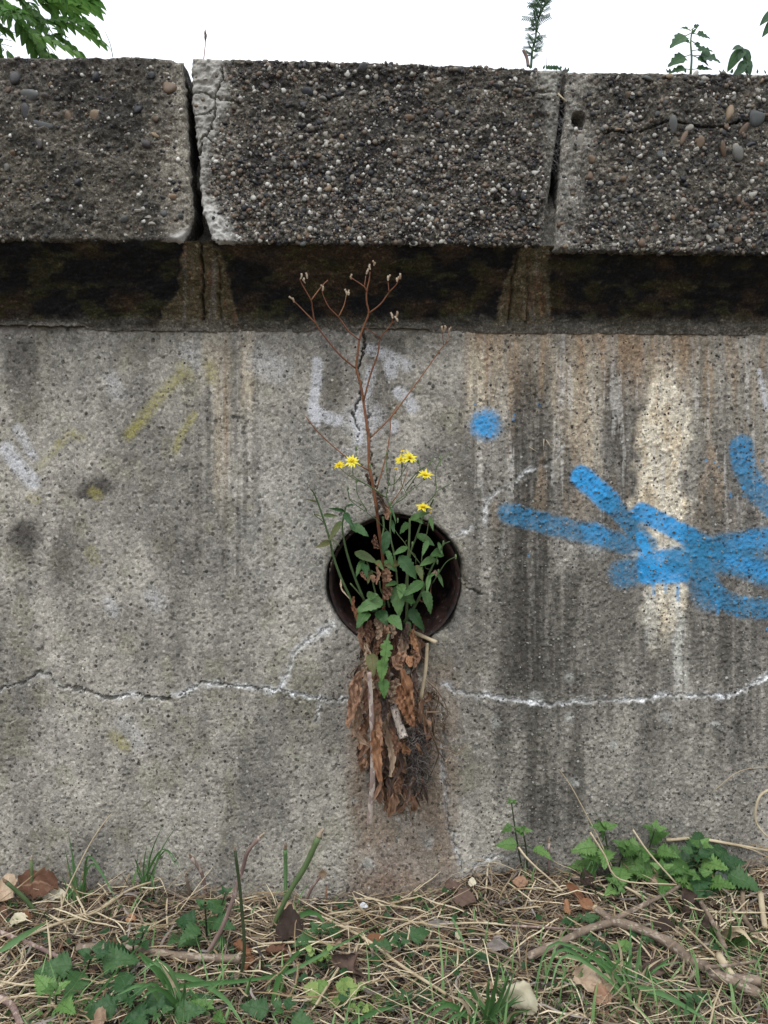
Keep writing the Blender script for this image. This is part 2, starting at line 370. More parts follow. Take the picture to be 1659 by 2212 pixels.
# ============================================================ GROUND
CX = [-400, 0, 100, 200, 300, 400, 550, 650, 750, 880, 960, 1050, 1150, 1300, 1450, 1550, 1659, 2000]
CY = [1930, 1935, 1945, 1930, 1908, 1932, 1948, 1962, 1962, 1948, 1925, 1893, 1883, 1902, 1897, 1890, 1872, 1860]
_gp = np.array([P(a, b) for a, b in zip(CX, CY)])
def gz(x, y):
    base = np.interp(x, _gp[:, 0], _gp[:, 2])
    near = np.exp(-np.clip(-y, 0, 9)/.10)
    far = sst(.6, 3, np.hypot(x, y))
    z = base*near + .006*(1-near) + (fbm(x*14, y*14, 5)-.5)*.030*(1-.5*near) + (fbm(x*60, y*60, 9, 2)-.5)*.008
    return z*(1-far) + (fbm(x*.8, y*.8, 3)-.5)*.12*far
xs = np.concatenate([-np.geomspace(80, .72, 26), np.linspace(-.7, .7, 260), np.geomspace(.72, 80, 26)])
ys = np.concatenate([-np.geomspace(80, .62, 26), np.linspace(-.6, .05, 130), np.geomspace(.1, 80, 22)])
X, Y = np.meshgrid(xs, ys); Z = gz(X, Y)
g = bigmesh('ground', np.stack([X.ravel(), Y.ravel(), Z.ravel()], 1), gridq(len(xs), len(ys)), M['soil'])
tag(g, 'dark soil under dry litter at the foot of the wall', kind='structure')

# ============================================================ CONCRETE WALL (face, cove), painted marks and stains as attributes
ztop = lambda px: np.interp(px, [-900, 0, 400, 829, 1215, 1659, 2600], [702, 706, 711, 713, 716, 721, 727])
WX0, WX1 = -1.7, 1.7
xs = np.concatenate([np.linspace(WX0, -.56, 150)[:-1], np.linspace(-.56, .56, 690), np.linspace(.56, WX1, 150)[1:]])
zs = np.linspace(-.06, .7485, 470)
zt = P(829, 713)[2]
zs = np.linspace(-.06, 1, 500)*(zt+.002-(-.06)) if False else np.linspace(-.06, zt+.004, 495)
X, Z = np.meshgrid(xs, zs); X = X.ravel(); Z = Z.ravel()
FX, FY = toF(X, np.zeros_like(X), Z)
wob = (fbm(FX/22, FY/22, 31)-.5)*14; wob2 = (fbm(FX/22, FY/22, 77)-.5)*14
fine = fbm(FX/7, FY/7, 41, 3)
GX, GY = FX+wob, FY+wob2
streak = fbm(FX/9, FY/170, 51, 4); streak2 = fbm(FX/26, FY/300, 61, 3); cloud = fbm(FX/130, FY/150, 71, 4)
def lay(c, m, col): return c*(1-m[:, None]) + np.array(col)*m[:, None]
vcl = fbm(FX/55, FY/330, 73, 4)
base = np.tile([.326, .305, .266], (len(X), 1))*(.60+.45*sst(.25, .75, cloud)+.38*sst(.25, .75, vcl))[:, None]
base = lay(base, sst(.45, .75, fbm(FX/90, FY/110, 81))*.55, (.40, .375, .32))
base = lay(base, blob(GX, GY, 620, 1130, 150, 190)*.4, (.42, .41, .37)); base = lay(base, blob(GX, GY, 170, 860, 140, 110)*.35, (.40, .38, .33))
base = lay(base, sst(.5, .75, fbm(FX/60, FY/160, 91))*.4, (.19, .18, .165))
base = lay(base, sst(.55, .75, fbm(FX/45, FY/60, 95))*.3*(1-sst(1000, 1100, FX)), (.22, .205, .125))
rt = sst(990, 1035, GX)
# dark algae, right part
wide = fbm(FX/34, FY/330, 57, 3)
dk = rt*sst(760, 1050, GY-120*streak)*(1-sst(1560, 1850, GY+250*(cloud-.5)))*(.12+.88*sst(.36, .62, .75*wide+.25*streak))*.72
dk = np.maximum(dk, band(GX, GY, 1105, 1190, 790, 1480)*(.5+.5*sst(.3, .55, streak)))
dk = np.maximum(dk, band(GX, GY, 1060, 1190, 1080, 1520, 25)*.85*(.5+.5*sst(.3, .6, streak2)))
dk = np.maximum(dk, band(GX, GY, 1130, 1270, 1230, 1800, 22)*(.55+.4*sst(.35, .6, streak)))
dk = np.maximum(dk, band(GX, GY, 1290, 1385, 760, 1180, 14)*.7*sst(.3, .6, streak))
dk = np.maximum(dk, band(GX, GY, 1500, 1659, 800, 1650, 30)*.6*sst(.3, .65, streak))
dk = np.maximum(dk, band(GX, GY, 985, 1040, 1000, 1080, 20)*.6)
dk = np.maximum(dk, band(GX, GY, 10, 85, 718, 1010, 12, 90)*(.75-.5*sst(760, 960, FY)))
dk = np.maximum(dk, blob(GX, GY, 52, 1158, 38, 38)*.95); dk = np.maximum(dk, blob(GX, GY, 130, 1210, 22, 90)*.45)
dk = np.maximum(dk, blob(GX, GY, 210, 1055, 40, 22)*.9)
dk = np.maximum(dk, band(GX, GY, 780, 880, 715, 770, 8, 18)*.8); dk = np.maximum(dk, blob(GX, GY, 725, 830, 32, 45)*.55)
dk = np.maximum(dk, blob(GX, GY, 835, 840, 50, 70)*.6); dk = np.maximum(dk, blob(GX, GY, 720, 860, 22, 30)*.5)
dk = np.maximum(dk, band(GX, GY, 395, 560, 715, 1250, 26, 60)*.5*sst(.42, .62, streak))
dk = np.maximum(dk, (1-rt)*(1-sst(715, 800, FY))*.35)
dk = np.maximum(dk, blob(GX, GY, 400, 1160, 70, 80)*.25)
base = lay(base, np.clip(dk, 0, 1)*.88, (.075, .068, .057))
for cx, cy, rx, ry, a in ((52, 1158, 34, 32, .85), (64, 1200, 18, 26, .5), (205, 1058, 34, 17, .85), (225, 1045, 22, 14, .6), (180, 1066, 16, 12, .7), (130, 1215, 18, 80, .35), (40, 745, 34, 60, .45), (410, 1188, 18, 22, .4)): base = lay(base, np.exp(-(((GX-cx)/rx)**2+((GY-cy)/ry)**2)**1.6)*a*(.6+.6*fine), (.075, .068, .062))
# warm run-off below the pipe
wm = band(GX, GY, 752, 985, 1440, 1960, 24, 60)*(.35+.65*sst(.25, .6, fbm(FX/40, FY/60, 101)))
base = lay(base, wm*.68, (.27, .195, .135)); base = lay(base, blob(GX, GY, 850, 1880, 60, 60)*.4, (.24, .15, .11))
# rust and lime runs
dcol = np.maximum(band(GX, GY, 1105, 1192, 770, 1480, 14), np.maximum(band(GX, GY, 1290, 1385, 770, 1180, 12)*.9, band(GX, GY, 1520, 1640, 800, 1600, 20)*.55))*(.6+.4*sst(.3, .5, streak))
rs = rt*(1-sst(760, 1010, GY-330*(streak-.5)))*.85*(1-.8*dcol)
base = lay(base, dcol*.55, (.06, .055, .048))
base = lay(base, rs*(.25+.75*sst(.3, .6, streak2)), (.36, .29, .20)); base = lay(base, rs*sst(.5, .62, fbm(FX/16, FY/140, 63))*.8, (.42, .39, .33))
base = lay(base, rt*(1-sst(740, 900, FY))*sst(.42, .66, .5*streak+.5*streak2)*.6, (.42, .27, .16)); base = lay(base, rt*(1-sst(980, 1200, GY))*sst(.55, .68, fbm(FX/26, FY/230, 66))*.5, (.42, .31, .20))
for x0, x1, y0, y1, a in ((1012, 1046, 745, 890, .9), (1062, 1088, 745, 900, .5), (1228, 1252, 745, 950, .5), (1262, 1300, 780, 1090, .5), (1190, 1204, 760, 880, .4)):
    base = lay(base, band(GX, GY, x0, x1, y0, y1, 6)*a*(.4+.6*sst(.3, .5, streak)), (.56, .49, .37))
xc = 1436+8*np.sin(FY/60); hw = np.interp(FY, [740, 820, 900, 1010, 1120, 1200, 1300, 1400, 1500], [20, 35, 44, 58, 60, 56, 48, 30, 4])
hw = hw*(.72+.55*vn(FY/28, FY*0+2, 68))
cm = (1-sst(hw-16, hw+12, np.abs(GX+wob*1.1-xc+4)))*sst(745, 860, FY)*(1-sst(1300, 1450, GY))
base = lay(base, np.clip(cm*(.45+.4*sst(.35, .55, fine)+.45*sst(.38, .6, fbm(FX/14, FY/90, 64))), 0, 1), (.74, .67, .53)); base = lay(base, cm*sst(.5, .65, fbm(FX/12, FY/45, 67))*.45, (.50, .37, .22))
base = lay(base, blob(GX, GY, 1440, 1190, 34, 26)*.7, (.74, .72, .64))
base = lay(base, band(GX, GY, 1455, 1485, 1260, 1500, 7)*.75*sst(.35, .55, streak), (.62, .61, .55))
base = lay(base, band(GX, GY, 1390, 1425, 1260, 1400, 8)*.55*sst(.35, .55, streak), (.56, .55, .49))
base = lay(base, rt*sst(.62, .72, streak)*(1-sst(1000, 1300, FY))*.6, (.52, .50, .46))
for x0, x1, y1, a in ((435, 462, 800, .5), (462, 480, 1080, .45), (520, 548, 880, .6), (480, 500, 1000, .25)):
    base = lay(base, band(GX, GY, x0, x1, 720, y1, 6, 60)*a, (.52, .44, .32))
base = lay(base, blob(FX, GY, 488, 900, 5, 150)*.5, (.3, .2, .12))
base = base*(1+.22*(vn(FX/4, FY/4, 600)-.5)+.12*(vn(FX/14, FY/18, 601)-.5))[:, None]
for cx, cy, r in ((1158, 1508, 14), (1228, 1462, 12), (1070, 1562, 12), (1230, 1550, 11), (1325, 1610, 10), (1150, 1520, 8), (1545, 1568, 12), (930, 1822, 12), (795, 1865, 13), (765, 1730, 9), (1284, 1178, 22), (1240, 1690, 12), (1440, 1550, 10)):
    base = lay(base, np.exp(-(np.hypot(GX-cx, GY-cy)/r)**4)*.6, (.46, .46, .43))
# lime bloom along cracks
CR = {
 'main_left': [(-60, 1510), (0, 1488), (40, 1478), (85, 1455), (105, 1456), (120, 1480), (160, 1488), (205, 1497), (232, 1510), (262, 1505), (290, 1496), (318, 1508), (352, 1508), (395, 1498), (435, 1476), (470, 1478), (520, 1482), (545, 1486), (605, 1490), (640, 1500), (680, 1508), (712, 1513), (760, 1512)],
 'up': [(605, 1490), (620, 1450), (638, 1410), (652, 1390), (690, 1370), (718, 1350)],
 'right': [(960, 1478), (990, 1495), (1050, 1502), (1110, 1512), (1185, 1522), (1250, 1515), (1310, 1512), (1370, 1512), (1420, 1502), (1500, 1500), (1565, 1502), (1605, 1490), (1640, 1468), (1700, 1440)],
 'diag': [(975, 1160), (1010, 1145), (1045, 1130), (1052, 1080), (1075, 1060), (1110, 1045), (1135, 1018), (1175, 1005), (1205, 990), (1215, 968)],
 'top': [(783, 712), (786, 735), (784, 770), (775, 800), (781, 835), (779, 860), (762, 895), (775, 930), (776, 945)],
 'top2': [(795, 880), (796, 930), (800, 975), (806, 1010), (812, 1050), (820, 1100)],
 'low': [(955, 1520), (960, 1600), (955, 1650), (962, 1700), (965, 1760), (985, 1830), (1000, 1890)],
 'lowr': [(1012, 1895), (1030, 1865), (1060, 1852), (1120, 1846)],
 'side': [(690, 1505), (684, 1560)],
 'lip': [(1000, 1250), (1010, 1270), (1040, 1285)]}
crw = {'main_left': 1.15, 'up': 1.0, 'right': 1.1, 'diag': .6, 'top': .6, 'top2': .45, 'low': 1.0, 'lowr': .6, 'side': .5, 'lip': .8}
jw = (fbm(FX/9, FY/9, 121, 3)-.5)*14; jw2 = (fbm(FX/9, FY/9, 131, 3)-.5)*16+(vn(FX/4, FY/4, 132)-.5)*3
dispY = np.zeros(len(X)); pm = np.zeros(len(X)); pc = np.zeros((len(X), 3))
CD = {}
for kx, pts in CR.items():
    a = np.array(pts); sel = (FX > a[:, 0].min()-60) & (FX < a[:, 0].max()+60) & (FY > a[:, 1].min()-60) & (FY < a[:, 1].max()+60)
    d = np.full(len(X), 99.); d[sel] = pdist(FX[sel]+jw[sel], FY[sel]+jw2[sel], pts); CD[kx] = d
    wv = 1 if kx in ('up', 'right', 'lowr', 'diag', 'side', 'low') else (.9 if kx == 'main_left' else 0)
    if wv:
        wid = {'up': 7, 'right': 5, 'diag': 4, 'low': 3, 'main_left': 5.5}.get(kx, 4)
        amt = np.exp(-(d/(wid*(.35+1.1*vn(FX/14, FY/14, 145))))**2)*(.45+.75*sst(.25, .6, vn(FX/22, FY/22, 146)))*wv
        if kx == 'main_left': amt = amt*(.3+.9*sst(190, 230, FX)*(.6+.6*sst(460, 560, FX)))
        if kx in ('up',): amt = np.maximum(amt, np.exp(-(d/12)**2)*.4*sst(640, 700, FX))
        base = lay(base, np.clip(amt, 0, 1)*(1.0 if kx in ('up', 'main_left', 'right') else .7), (.78, .79, .78))
    depth = {'top': .012, 'top2': .008, 'main_left': .010, 'low': .006, 'right': .004, 'diag': .002, 'up': .003}.get(kx, .005)
    w = crw[kx]*(1.2+.9*vn(FX/25, FY/25, 141))
    if kx == 'main_left': w = w*(.35+.65*sst(.35, .6, vn(FX/30, FY*0, 5)))
    dispY += depth*(1-sst(w*.6, w*1.5, d-.2))
for cx, cy, rx in ((238, 1508, 14), (358, 1510, 12), (318, 1506, 8)): dispY += .024*(1-sst(.6, 1.1, np.hypot((FX-cx)/rx, (FY-cy)/4.2)))
# spray paint
def spray(pts, r, col, a, soft=.35):
    soft *= 1.3; a *= .98
    if col[2] > .35 and col[0] < .1: r *= 1.12; soft *= .72
    global pm, pc
    arr = np.array(pts); q = r*2.2
    sel = (FX > arr[:, 0].min()-q) & (FX < arr[:, 0].max()+q) & (FY > arr[:, 1].min()-q) & (FY < arr[:, 1].max()+q)
    d = pdist(FX[sel]+wob[sel]*.25, FY[sel]+wob2[sel]*.25, pts)
    m = (1-sst(r*(1-soft), r*(1+soft), d))*a
    o = pm[sel]; pc[sel] = np.where((m > 0.02)[:, None], (pc[sel]*o[:, None]*(1-m[:, None])+np.array(col)*m[:, None])/(o*(1-m)+m+1e-6)[:, None], pc[sel])
    pm[sel] = 1-(1-o)*(1-m)
BL = (.045, .36, .76); BD = (.045, .22, .40)
spray([(1049, 915), (1050, 918)], 27, BL, .72, .5); spray([(1043, 914), (1046, 926)], 13, BL, .6, .5)
spray([(1098, 1109), (1196, 1135), (1276, 1155), (1356, 1176)], 19, BD, .7, .4)
spray([(1256, 1030), (1316, 1083)], 21, BL, .85, .3); spray([(1310, 1078), (1356, 1126), (1400, 1176)], 17, BD, .74, .3)
spray([(1256, 1030), (1290, 1058)], 19, BL, .7, .3)
spray([(1384, 1106), (1436, 1132), (1492, 1161)], 18, BL, .93, .25); spray([(1470, 1148), (1496, 1165), (1502, 1207)], 16, BL, .5, .4); spray([(1496, 1163), (1540, 1190)], 20, BD, .72, .35)
spray([(1345, 1240), (1396, 1226)], 26, BD, .66, .4)
spray([(1404, 1218), (1460, 1212)], 24, BL, .85, .3); spray([(1400, 1240), (1470, 1236)], 20, BL, .9, .25); spray([(1384, 1160), (1395, 1190)], 10, BL, .8, .3)
spray([(1460, 1210), (1556, 1182), (1700, 1160)], 24, BD, .72, .4); spray([(1590, 1172), (1700, 1152)], 16, BL, .45, .5)
spray([(1500, 1180), (1515, 1230), (1536, 1270), (1560, 1296), (1600, 1312), (1700, 1318)], 19, BD, .74, .4)
spray([(1530, 1200), (1590, 1212), (1700, 1250)], 28, BD, .72, .35); spray([(1580, 1212), (1640, 1232), (1700, 1250)], 15, BL, .6, .5)
spray([(1602, 965), (1608, 1010), (1636, 1060), (1690, 1112)], 23, BD, .72, .3); spray([(1602, 965), (1606, 1000)], 18, BL, .25, .5)
spray([(1276, 1148), (1296, 1156)], 18, BL, .5, .4); spray([(1510, 1240), (1530, 1290)], 26, BD, .6, .5)
for _i in range(60):
    _a, _b = rng.choice([(1300, 1080), (1440, 1225), (1560, 1190), (1600, 1310), (1620, 1030), (1200, 1130), (1049, 915)]); _x = _a+rng.gauss(0, 42); _y = _b+rng.gauss(0, 36); spray([(_x, _y), (_x+1, _y+1)], rng.uniform(1.5, 3.2), BL, rng.uniform(.3, .8), .4)
for _x, _y, _l in ((1410, 1250, 34), (1436, 1255, 22), (1462, 1250, 46), (1548, 1300, 26), (1380, 1190, 30)): spray([(_x, _y), (_x+1, _y+_l)], 3, BL, .55, .6)
WH = (.66, .67, .70)
spray([(686, 782), (684, 830), (676, 872), (682, 905)], 11, WH, .72, .3); spray([(676, 885), (700, 898), (728, 908)], 12, WH, .72, .4); spray([(683, 900), (687, 918)], 5, WH, .6)
spray([(800, 800), (790, 850), (772, 890), (775, 945)], 11, WH, .5, .6); spray([(772, 905), (800, 905)], 28, WH, .45, .6); spray([(775, 930), (776, 955)], 7, WH, .65)
spray([(800, 755), (840, 768), (880, 790)], 12, WH, .5, .6); spray([(842, 790), (846, 806)], 12, WH, .65, .4); spray([(862, 848), (880, 860), (892, 880)], 13, WH, .65, .4); spray([(853, 915), (851, 930)], 9, WH, .65)
spray([(560, 780), (600, 800)], 26, WH, .25, .7); spray([(745, 980), (800, 960)], 14, WH, .2, .6)
spray([(15, 972), (40, 1005), (70, 1040)], 15, WH, .72, .5); spray([(38, 925), (72, 985)], 9, WH, .5, .6)
for a, b, r, s in (((240, 820), (255, 850), 16, .25), ((410, 760), (412, 790), 20, .2), ((330, 1290), (340, 1300), 18, .3), ((235, 1300), (245, 1320), 12, .3), ((1640, 800), (1655, 880), 5, .7), ((270, 1560), (300, 1600), 20, .15)): spray([a, b], r, WH, s, .6)
YL = (.40, .36, .10)
spray([(277, 940), (315, 895), (350, 850), (390, 812)], 12, YL, .42, .7); spray([(280, 936), (300, 915)], 8, YL, .4)
spray([(380, 970), (392, 935), (418, 895)], 8, YL, .45, .6); spray([(395, 790), (410, 810)], 13, YL, .35, .6); spray([(452, 790), (458, 815)], 13, YL, .35, .6)
spray([(125, 960), (155, 935), (175, 945)], 9, YL, .33, .6); spray([(85, 1010), (125, 965)], 8, YL, .22, .6); spray([(200, 1062), (212, 1070)], 12, YL, .35); spray([(245, 1590), (270, 1612)], 12, YL, .4, .6)
spray([(65, 1075), (80, 1080)], 10, YL, .25); spray([(195, 1190), (205, 1210)], 14, YL, .2)
# relief: broad unevenness, board waviness, pits, opening for the pipe
dispY += (fbm(FX/60, FY/60, 151)-.5)*.004 + (fine-.5)*.0008*(1+1.0*rt) + (fbm(FX/3.2, FY/3.2, 155, 2)-.5)*.0009*(1+rt)
pit = sst(.80, .90, vn(FX/5.2, FY/5.2, 161))*.0022; dispY += pit*(1-rt) - pit*rt
dispY -= .0025*cm*(.5+fine)
hc = (854, 1257); hr = np.hypot((FX-hc[0])/1.0, (FY-hc[1])/.985)
ang = np.arctan2(FY-hc[1], FX-hc[0])
HR = 148+4*(vn(ang*3, ang*0+2, 171)-.5)*2+2.5*(fine-.5)
notch = np.maximum(np.maximum(np.abs(FX-856)-(78-.28*(FY-1380)), FY-1462+wob*1.2), 1340-FY)
sd_ = np.minimum(hr-HR, notch)
dispY = dispY + .004*np.exp(-np.clip(sd_, 0, 99)/7)+ .05*(1-sst(-3.5, 2.2, sd_))
dispY = dispY + .004*np.exp(-(CD['lip']/3)**2)
# irregular lip under the cove on the right, black gaps
V = np.stack([X, dispY, Z], 1); Q = gridq(len(xs), len(zs))
inner = sd_ < -3.4
keep = ~(inner[Q].all(1)); Q = Q[keep]
wall = empty('concrete_wall', (0, 0, 0), 'weathered grey concrete wall with blue spray paint, cracks and a round drain opening', 'wall')
wf = bigmesh('wall_face', V, Q, M['wall'], {'base': np.clip(base, .01, .9), 'paint': pc, 'pmask': pm, 'grit': rt}, wall)
# body of the wall behind its face (a plain block with a hole-free back)
def boxv(x0, x1, y0, y1, z0, z1):
    v = [(x, y, z) for z in (z0, z1) for y in (y0, y1) for x in (x0, x1)]
    return np.array(v), [(0, 1, 3, 2), (4, 6, 7, 5), (0, 4, 5, 1), (2, 3, 7, 6), (0, 2, 6, 4), (1, 5, 7, 3)]
mb = MB()
pcx = P(854, 1257); PR = .0868
for b in ((WX0, pcx[0]-.12, .04, .75, -.2, zt-.002), (pcx[0]+.12, WX1, .04, .75, -.2, zt-.002), (pcx[0]-.12, pcx[0]+.12, .04, .75, pcx[2]+.12, zt-.002), (pcx[0]-.12, pcx[0]+.12, .06, .75, -.2, pcx[2]-.135)):
    mb.add(*boxv(*b))
mb.build('wall_core', M['soil'], wall, smooth=False)

# cove band under the coping
YF = -.070                                    # front of the coping
zc1 = P(829, 532, YF)[2]
xs = np.concatenate([np.linspace(WX0, -.56, 120)[:-1], np.linspace(-.56, .56, 520), np.linspace(.56, WX1, 120)[1:]]); nt_ = 90
T = np.linspace(0, 1, nt_)
X, TT = np.meshgrid(xs, T); X = X.ravel(); TT = TT.ravel()
Zb = zt-.003; prof_y = -.006 - (.062)*np.clip((TT-.10)/.90, 0, 1)**1.35; prof_z = Zb + (zc1+.004-Zb)*np.where(TT < .10, TT*1.35, .135+(TT-.10)/.9*.865)
s_ = np.interp(X, [P(0, 712)[0], P(1659, 712)[0]], [.0045, -.0045])*0
FX, FY = toF(X, prof_y, prof_z)
w1 = (fbm(FX/20, FY/20, 201)-.5)*26; n5 = fbm(FX/40, FY/22, 205); n6 = fbm(FX/90, FY/60, 215); f2 = fbm(FX/6, FY/6, 211, 3)
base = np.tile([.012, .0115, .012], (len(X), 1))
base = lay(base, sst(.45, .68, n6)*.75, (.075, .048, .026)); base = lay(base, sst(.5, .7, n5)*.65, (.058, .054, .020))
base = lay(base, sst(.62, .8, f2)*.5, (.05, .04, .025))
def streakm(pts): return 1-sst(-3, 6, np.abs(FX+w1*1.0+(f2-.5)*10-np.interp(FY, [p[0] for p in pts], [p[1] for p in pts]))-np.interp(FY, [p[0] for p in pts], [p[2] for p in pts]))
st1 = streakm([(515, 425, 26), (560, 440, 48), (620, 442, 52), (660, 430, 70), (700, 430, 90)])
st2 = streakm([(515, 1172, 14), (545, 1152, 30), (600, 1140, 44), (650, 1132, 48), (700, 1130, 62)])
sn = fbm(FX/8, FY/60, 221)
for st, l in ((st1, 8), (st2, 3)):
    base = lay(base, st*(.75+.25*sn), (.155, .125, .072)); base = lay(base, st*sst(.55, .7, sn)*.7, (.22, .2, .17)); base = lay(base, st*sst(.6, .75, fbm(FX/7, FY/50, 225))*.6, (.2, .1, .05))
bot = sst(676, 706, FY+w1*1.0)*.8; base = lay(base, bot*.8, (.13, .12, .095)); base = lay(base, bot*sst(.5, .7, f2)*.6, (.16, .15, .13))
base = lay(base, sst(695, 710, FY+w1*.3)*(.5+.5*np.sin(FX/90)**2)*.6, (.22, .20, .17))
dy = (fbm(FX/50, FY/30, 231)-.5)*.008 + (f2-.5)*.004
for pts, dep in (([(433, 520), (436, 560), (440, 600), (437, 640), (440, 690)], .012), ([(468, 545), (476, 600), (474, 650), (480, 700)], .006), ([(1122, 545), (1108, 600), (1105, 650), (1098, 705)], .008), ([(1140, 560), (1142, 640), (1136, 700)], .004)):
    d = pdist(FX+w1*.2, FY, pts); dy += dep*(1-sst(.8, 2.4, d))
gap = sst(.42, .6, vn(FX/70, FX*0+4, 241)); gap = np.maximum(band(FX, FX*0+1, -500, 185, 0, 2, 6, .1), band(FX, FX*0+1, 772, 930, 0, 2, 6, .1)*1.0)
zadd = (1-sst(0, .12, TT))*(gap*.0045 + (vn(FX/9, FX*0, 251)-.5)*.002)
lipy = (1-sst(.0, .10, TT))*(1-gap)*.004
V = np.stack([X, prof_y+dy+lipy, prof_z+zadd], 1)
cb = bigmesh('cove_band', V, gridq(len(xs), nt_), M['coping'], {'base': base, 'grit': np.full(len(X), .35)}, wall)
# dark slot behind the lip, and mortar beds
mb = MB(); mb.add(*boxv(WX0, WX1, .012, .7, zt+.006, zc1-.004)); mb.build('ledge_core', M['soil'], wall, smooth=False)

# ============================================================ COPING BLOCKS
def ico(sub=1):
    t = (1+5**.5)/2
    v = [(-1, t, 0), (1, t, 0), (-1, -t, 0), (1, -t, 0), (0, -1, t), (0, 1, t), (0, -1, -t), (0, 1, -t), (t, 0, -1), (t, 0, 1), (-t, 0, -1), (-t, 0, 1)]
    f = [(0, 11, 5), (0, 5, 1), (0, 1, 7), (0, 7, 10), (0, 10, 11), (1, 5, 9), (5, 11, 4), (11, 10, 2), (10, 7, 6), (7, 1, 8), (3, 9, 4), (3, 4, 2), (3, 2, 6), (3, 6, 8), (3, 8, 9), (4, 9, 5), (2, 4, 11), (6, 2, 10), (8, 6, 7), (9, 8, 1)]
    v = [np.array(p)/np.linalg.norm(p) for p in v]
    for _ in range(sub-1):
        c = {}; nf = []
        def mid(a, b):
            q = (min(a, b), max(a, b))
            if q not in c: m = v[a]+v[b]; v.append(m/np.linalg.norm(m)); c[q] = len(v)-1
            return c[q]
        for a, b, d in f:
            x, y, z = mid(a, b), mid(b, d), mid(d, a); nf += [(a, x, z), (b, y, x), (d, z, y), (x, y, z)]
        f = nf
    return np.array(v), np.array(f)
I1v, I1f = ico(1); I2v, I2f = ico(2)
PEB = []
for i in range(9):
    r = np.random.RandomState(i+3); v = I2v.copy()
    for _ in range(5):
        a = r.randn(3); a /= np.linalg.norm(a); v = v + a*(.26*np.maximum(0, v@a-.3))[:, None]*r.choice([-3.2, -2.2, 1.0])
    v += r.randn(*v.shape)*.018
    me = bpy.data.meshes.new('pebble'); me.from_pydata(v.tolist(), [], I2f.tolist()); me.polygons.foreach_set('use_smooth', [True]*len(I2f)); PEB.append(me)
PEBM = {}
for nm in ('pebble_dark', 'pebble_brown', 'pebble_pale', 'pebble_grey'):
    PEBM[nm] = []
    for me in PEB: c = me.copy(); c.materials.append(M[nm]); PEBM[nm].append(c)
def pebble(par, p, rx, rz, ry, rot, kind):
    o = bpy.data.objects.new('pebble', rng.choice(PEBM[kind])); COL.objects.link(o); o.parent = par
    p = np.array(p); p[1] += ry*.28; o.location = Vector(p)-par.location; o.scale = (rx, ry, rz); o.rotation_euler = (rng.uniform(-.3, .3), rot, rng.uniform(-.3, .3)); return o
def stones(name, pts, sizes, mat, par, flat=.6):
    n = len(pts); nv = len(I1v)
    s = sizes[:, None]*(1+.35*(nr.rand(n, 3)-.5)*2); s[:, 1] *= flat
    a = nr.rand(n)*6.28; ca, sa = np.cos(a), np.sin(a)
    v = I1v[None]*(1+.22*(nr.rand(n, nv, 1)-.5))*s[:, None, :]
    vx = v[:, :, 0]*ca[:, None]-v[:, :, 2]*sa[:, None]; vz = v[:, :, 0]*sa[:, None]+v[:, :, 2]*ca[:, None]
    V = np.stack([vx, v[:, :, 1], vz], 2)+pts[:, None, :]
    F = (I1f[None]+(np.arange(n)*nv)[:, None, None]).reshape(-1, 3)
    o = bigmesh(name, V.reshape(-1, 3), F, mat, {}, par); o['kind'] = 'stuff'; return o

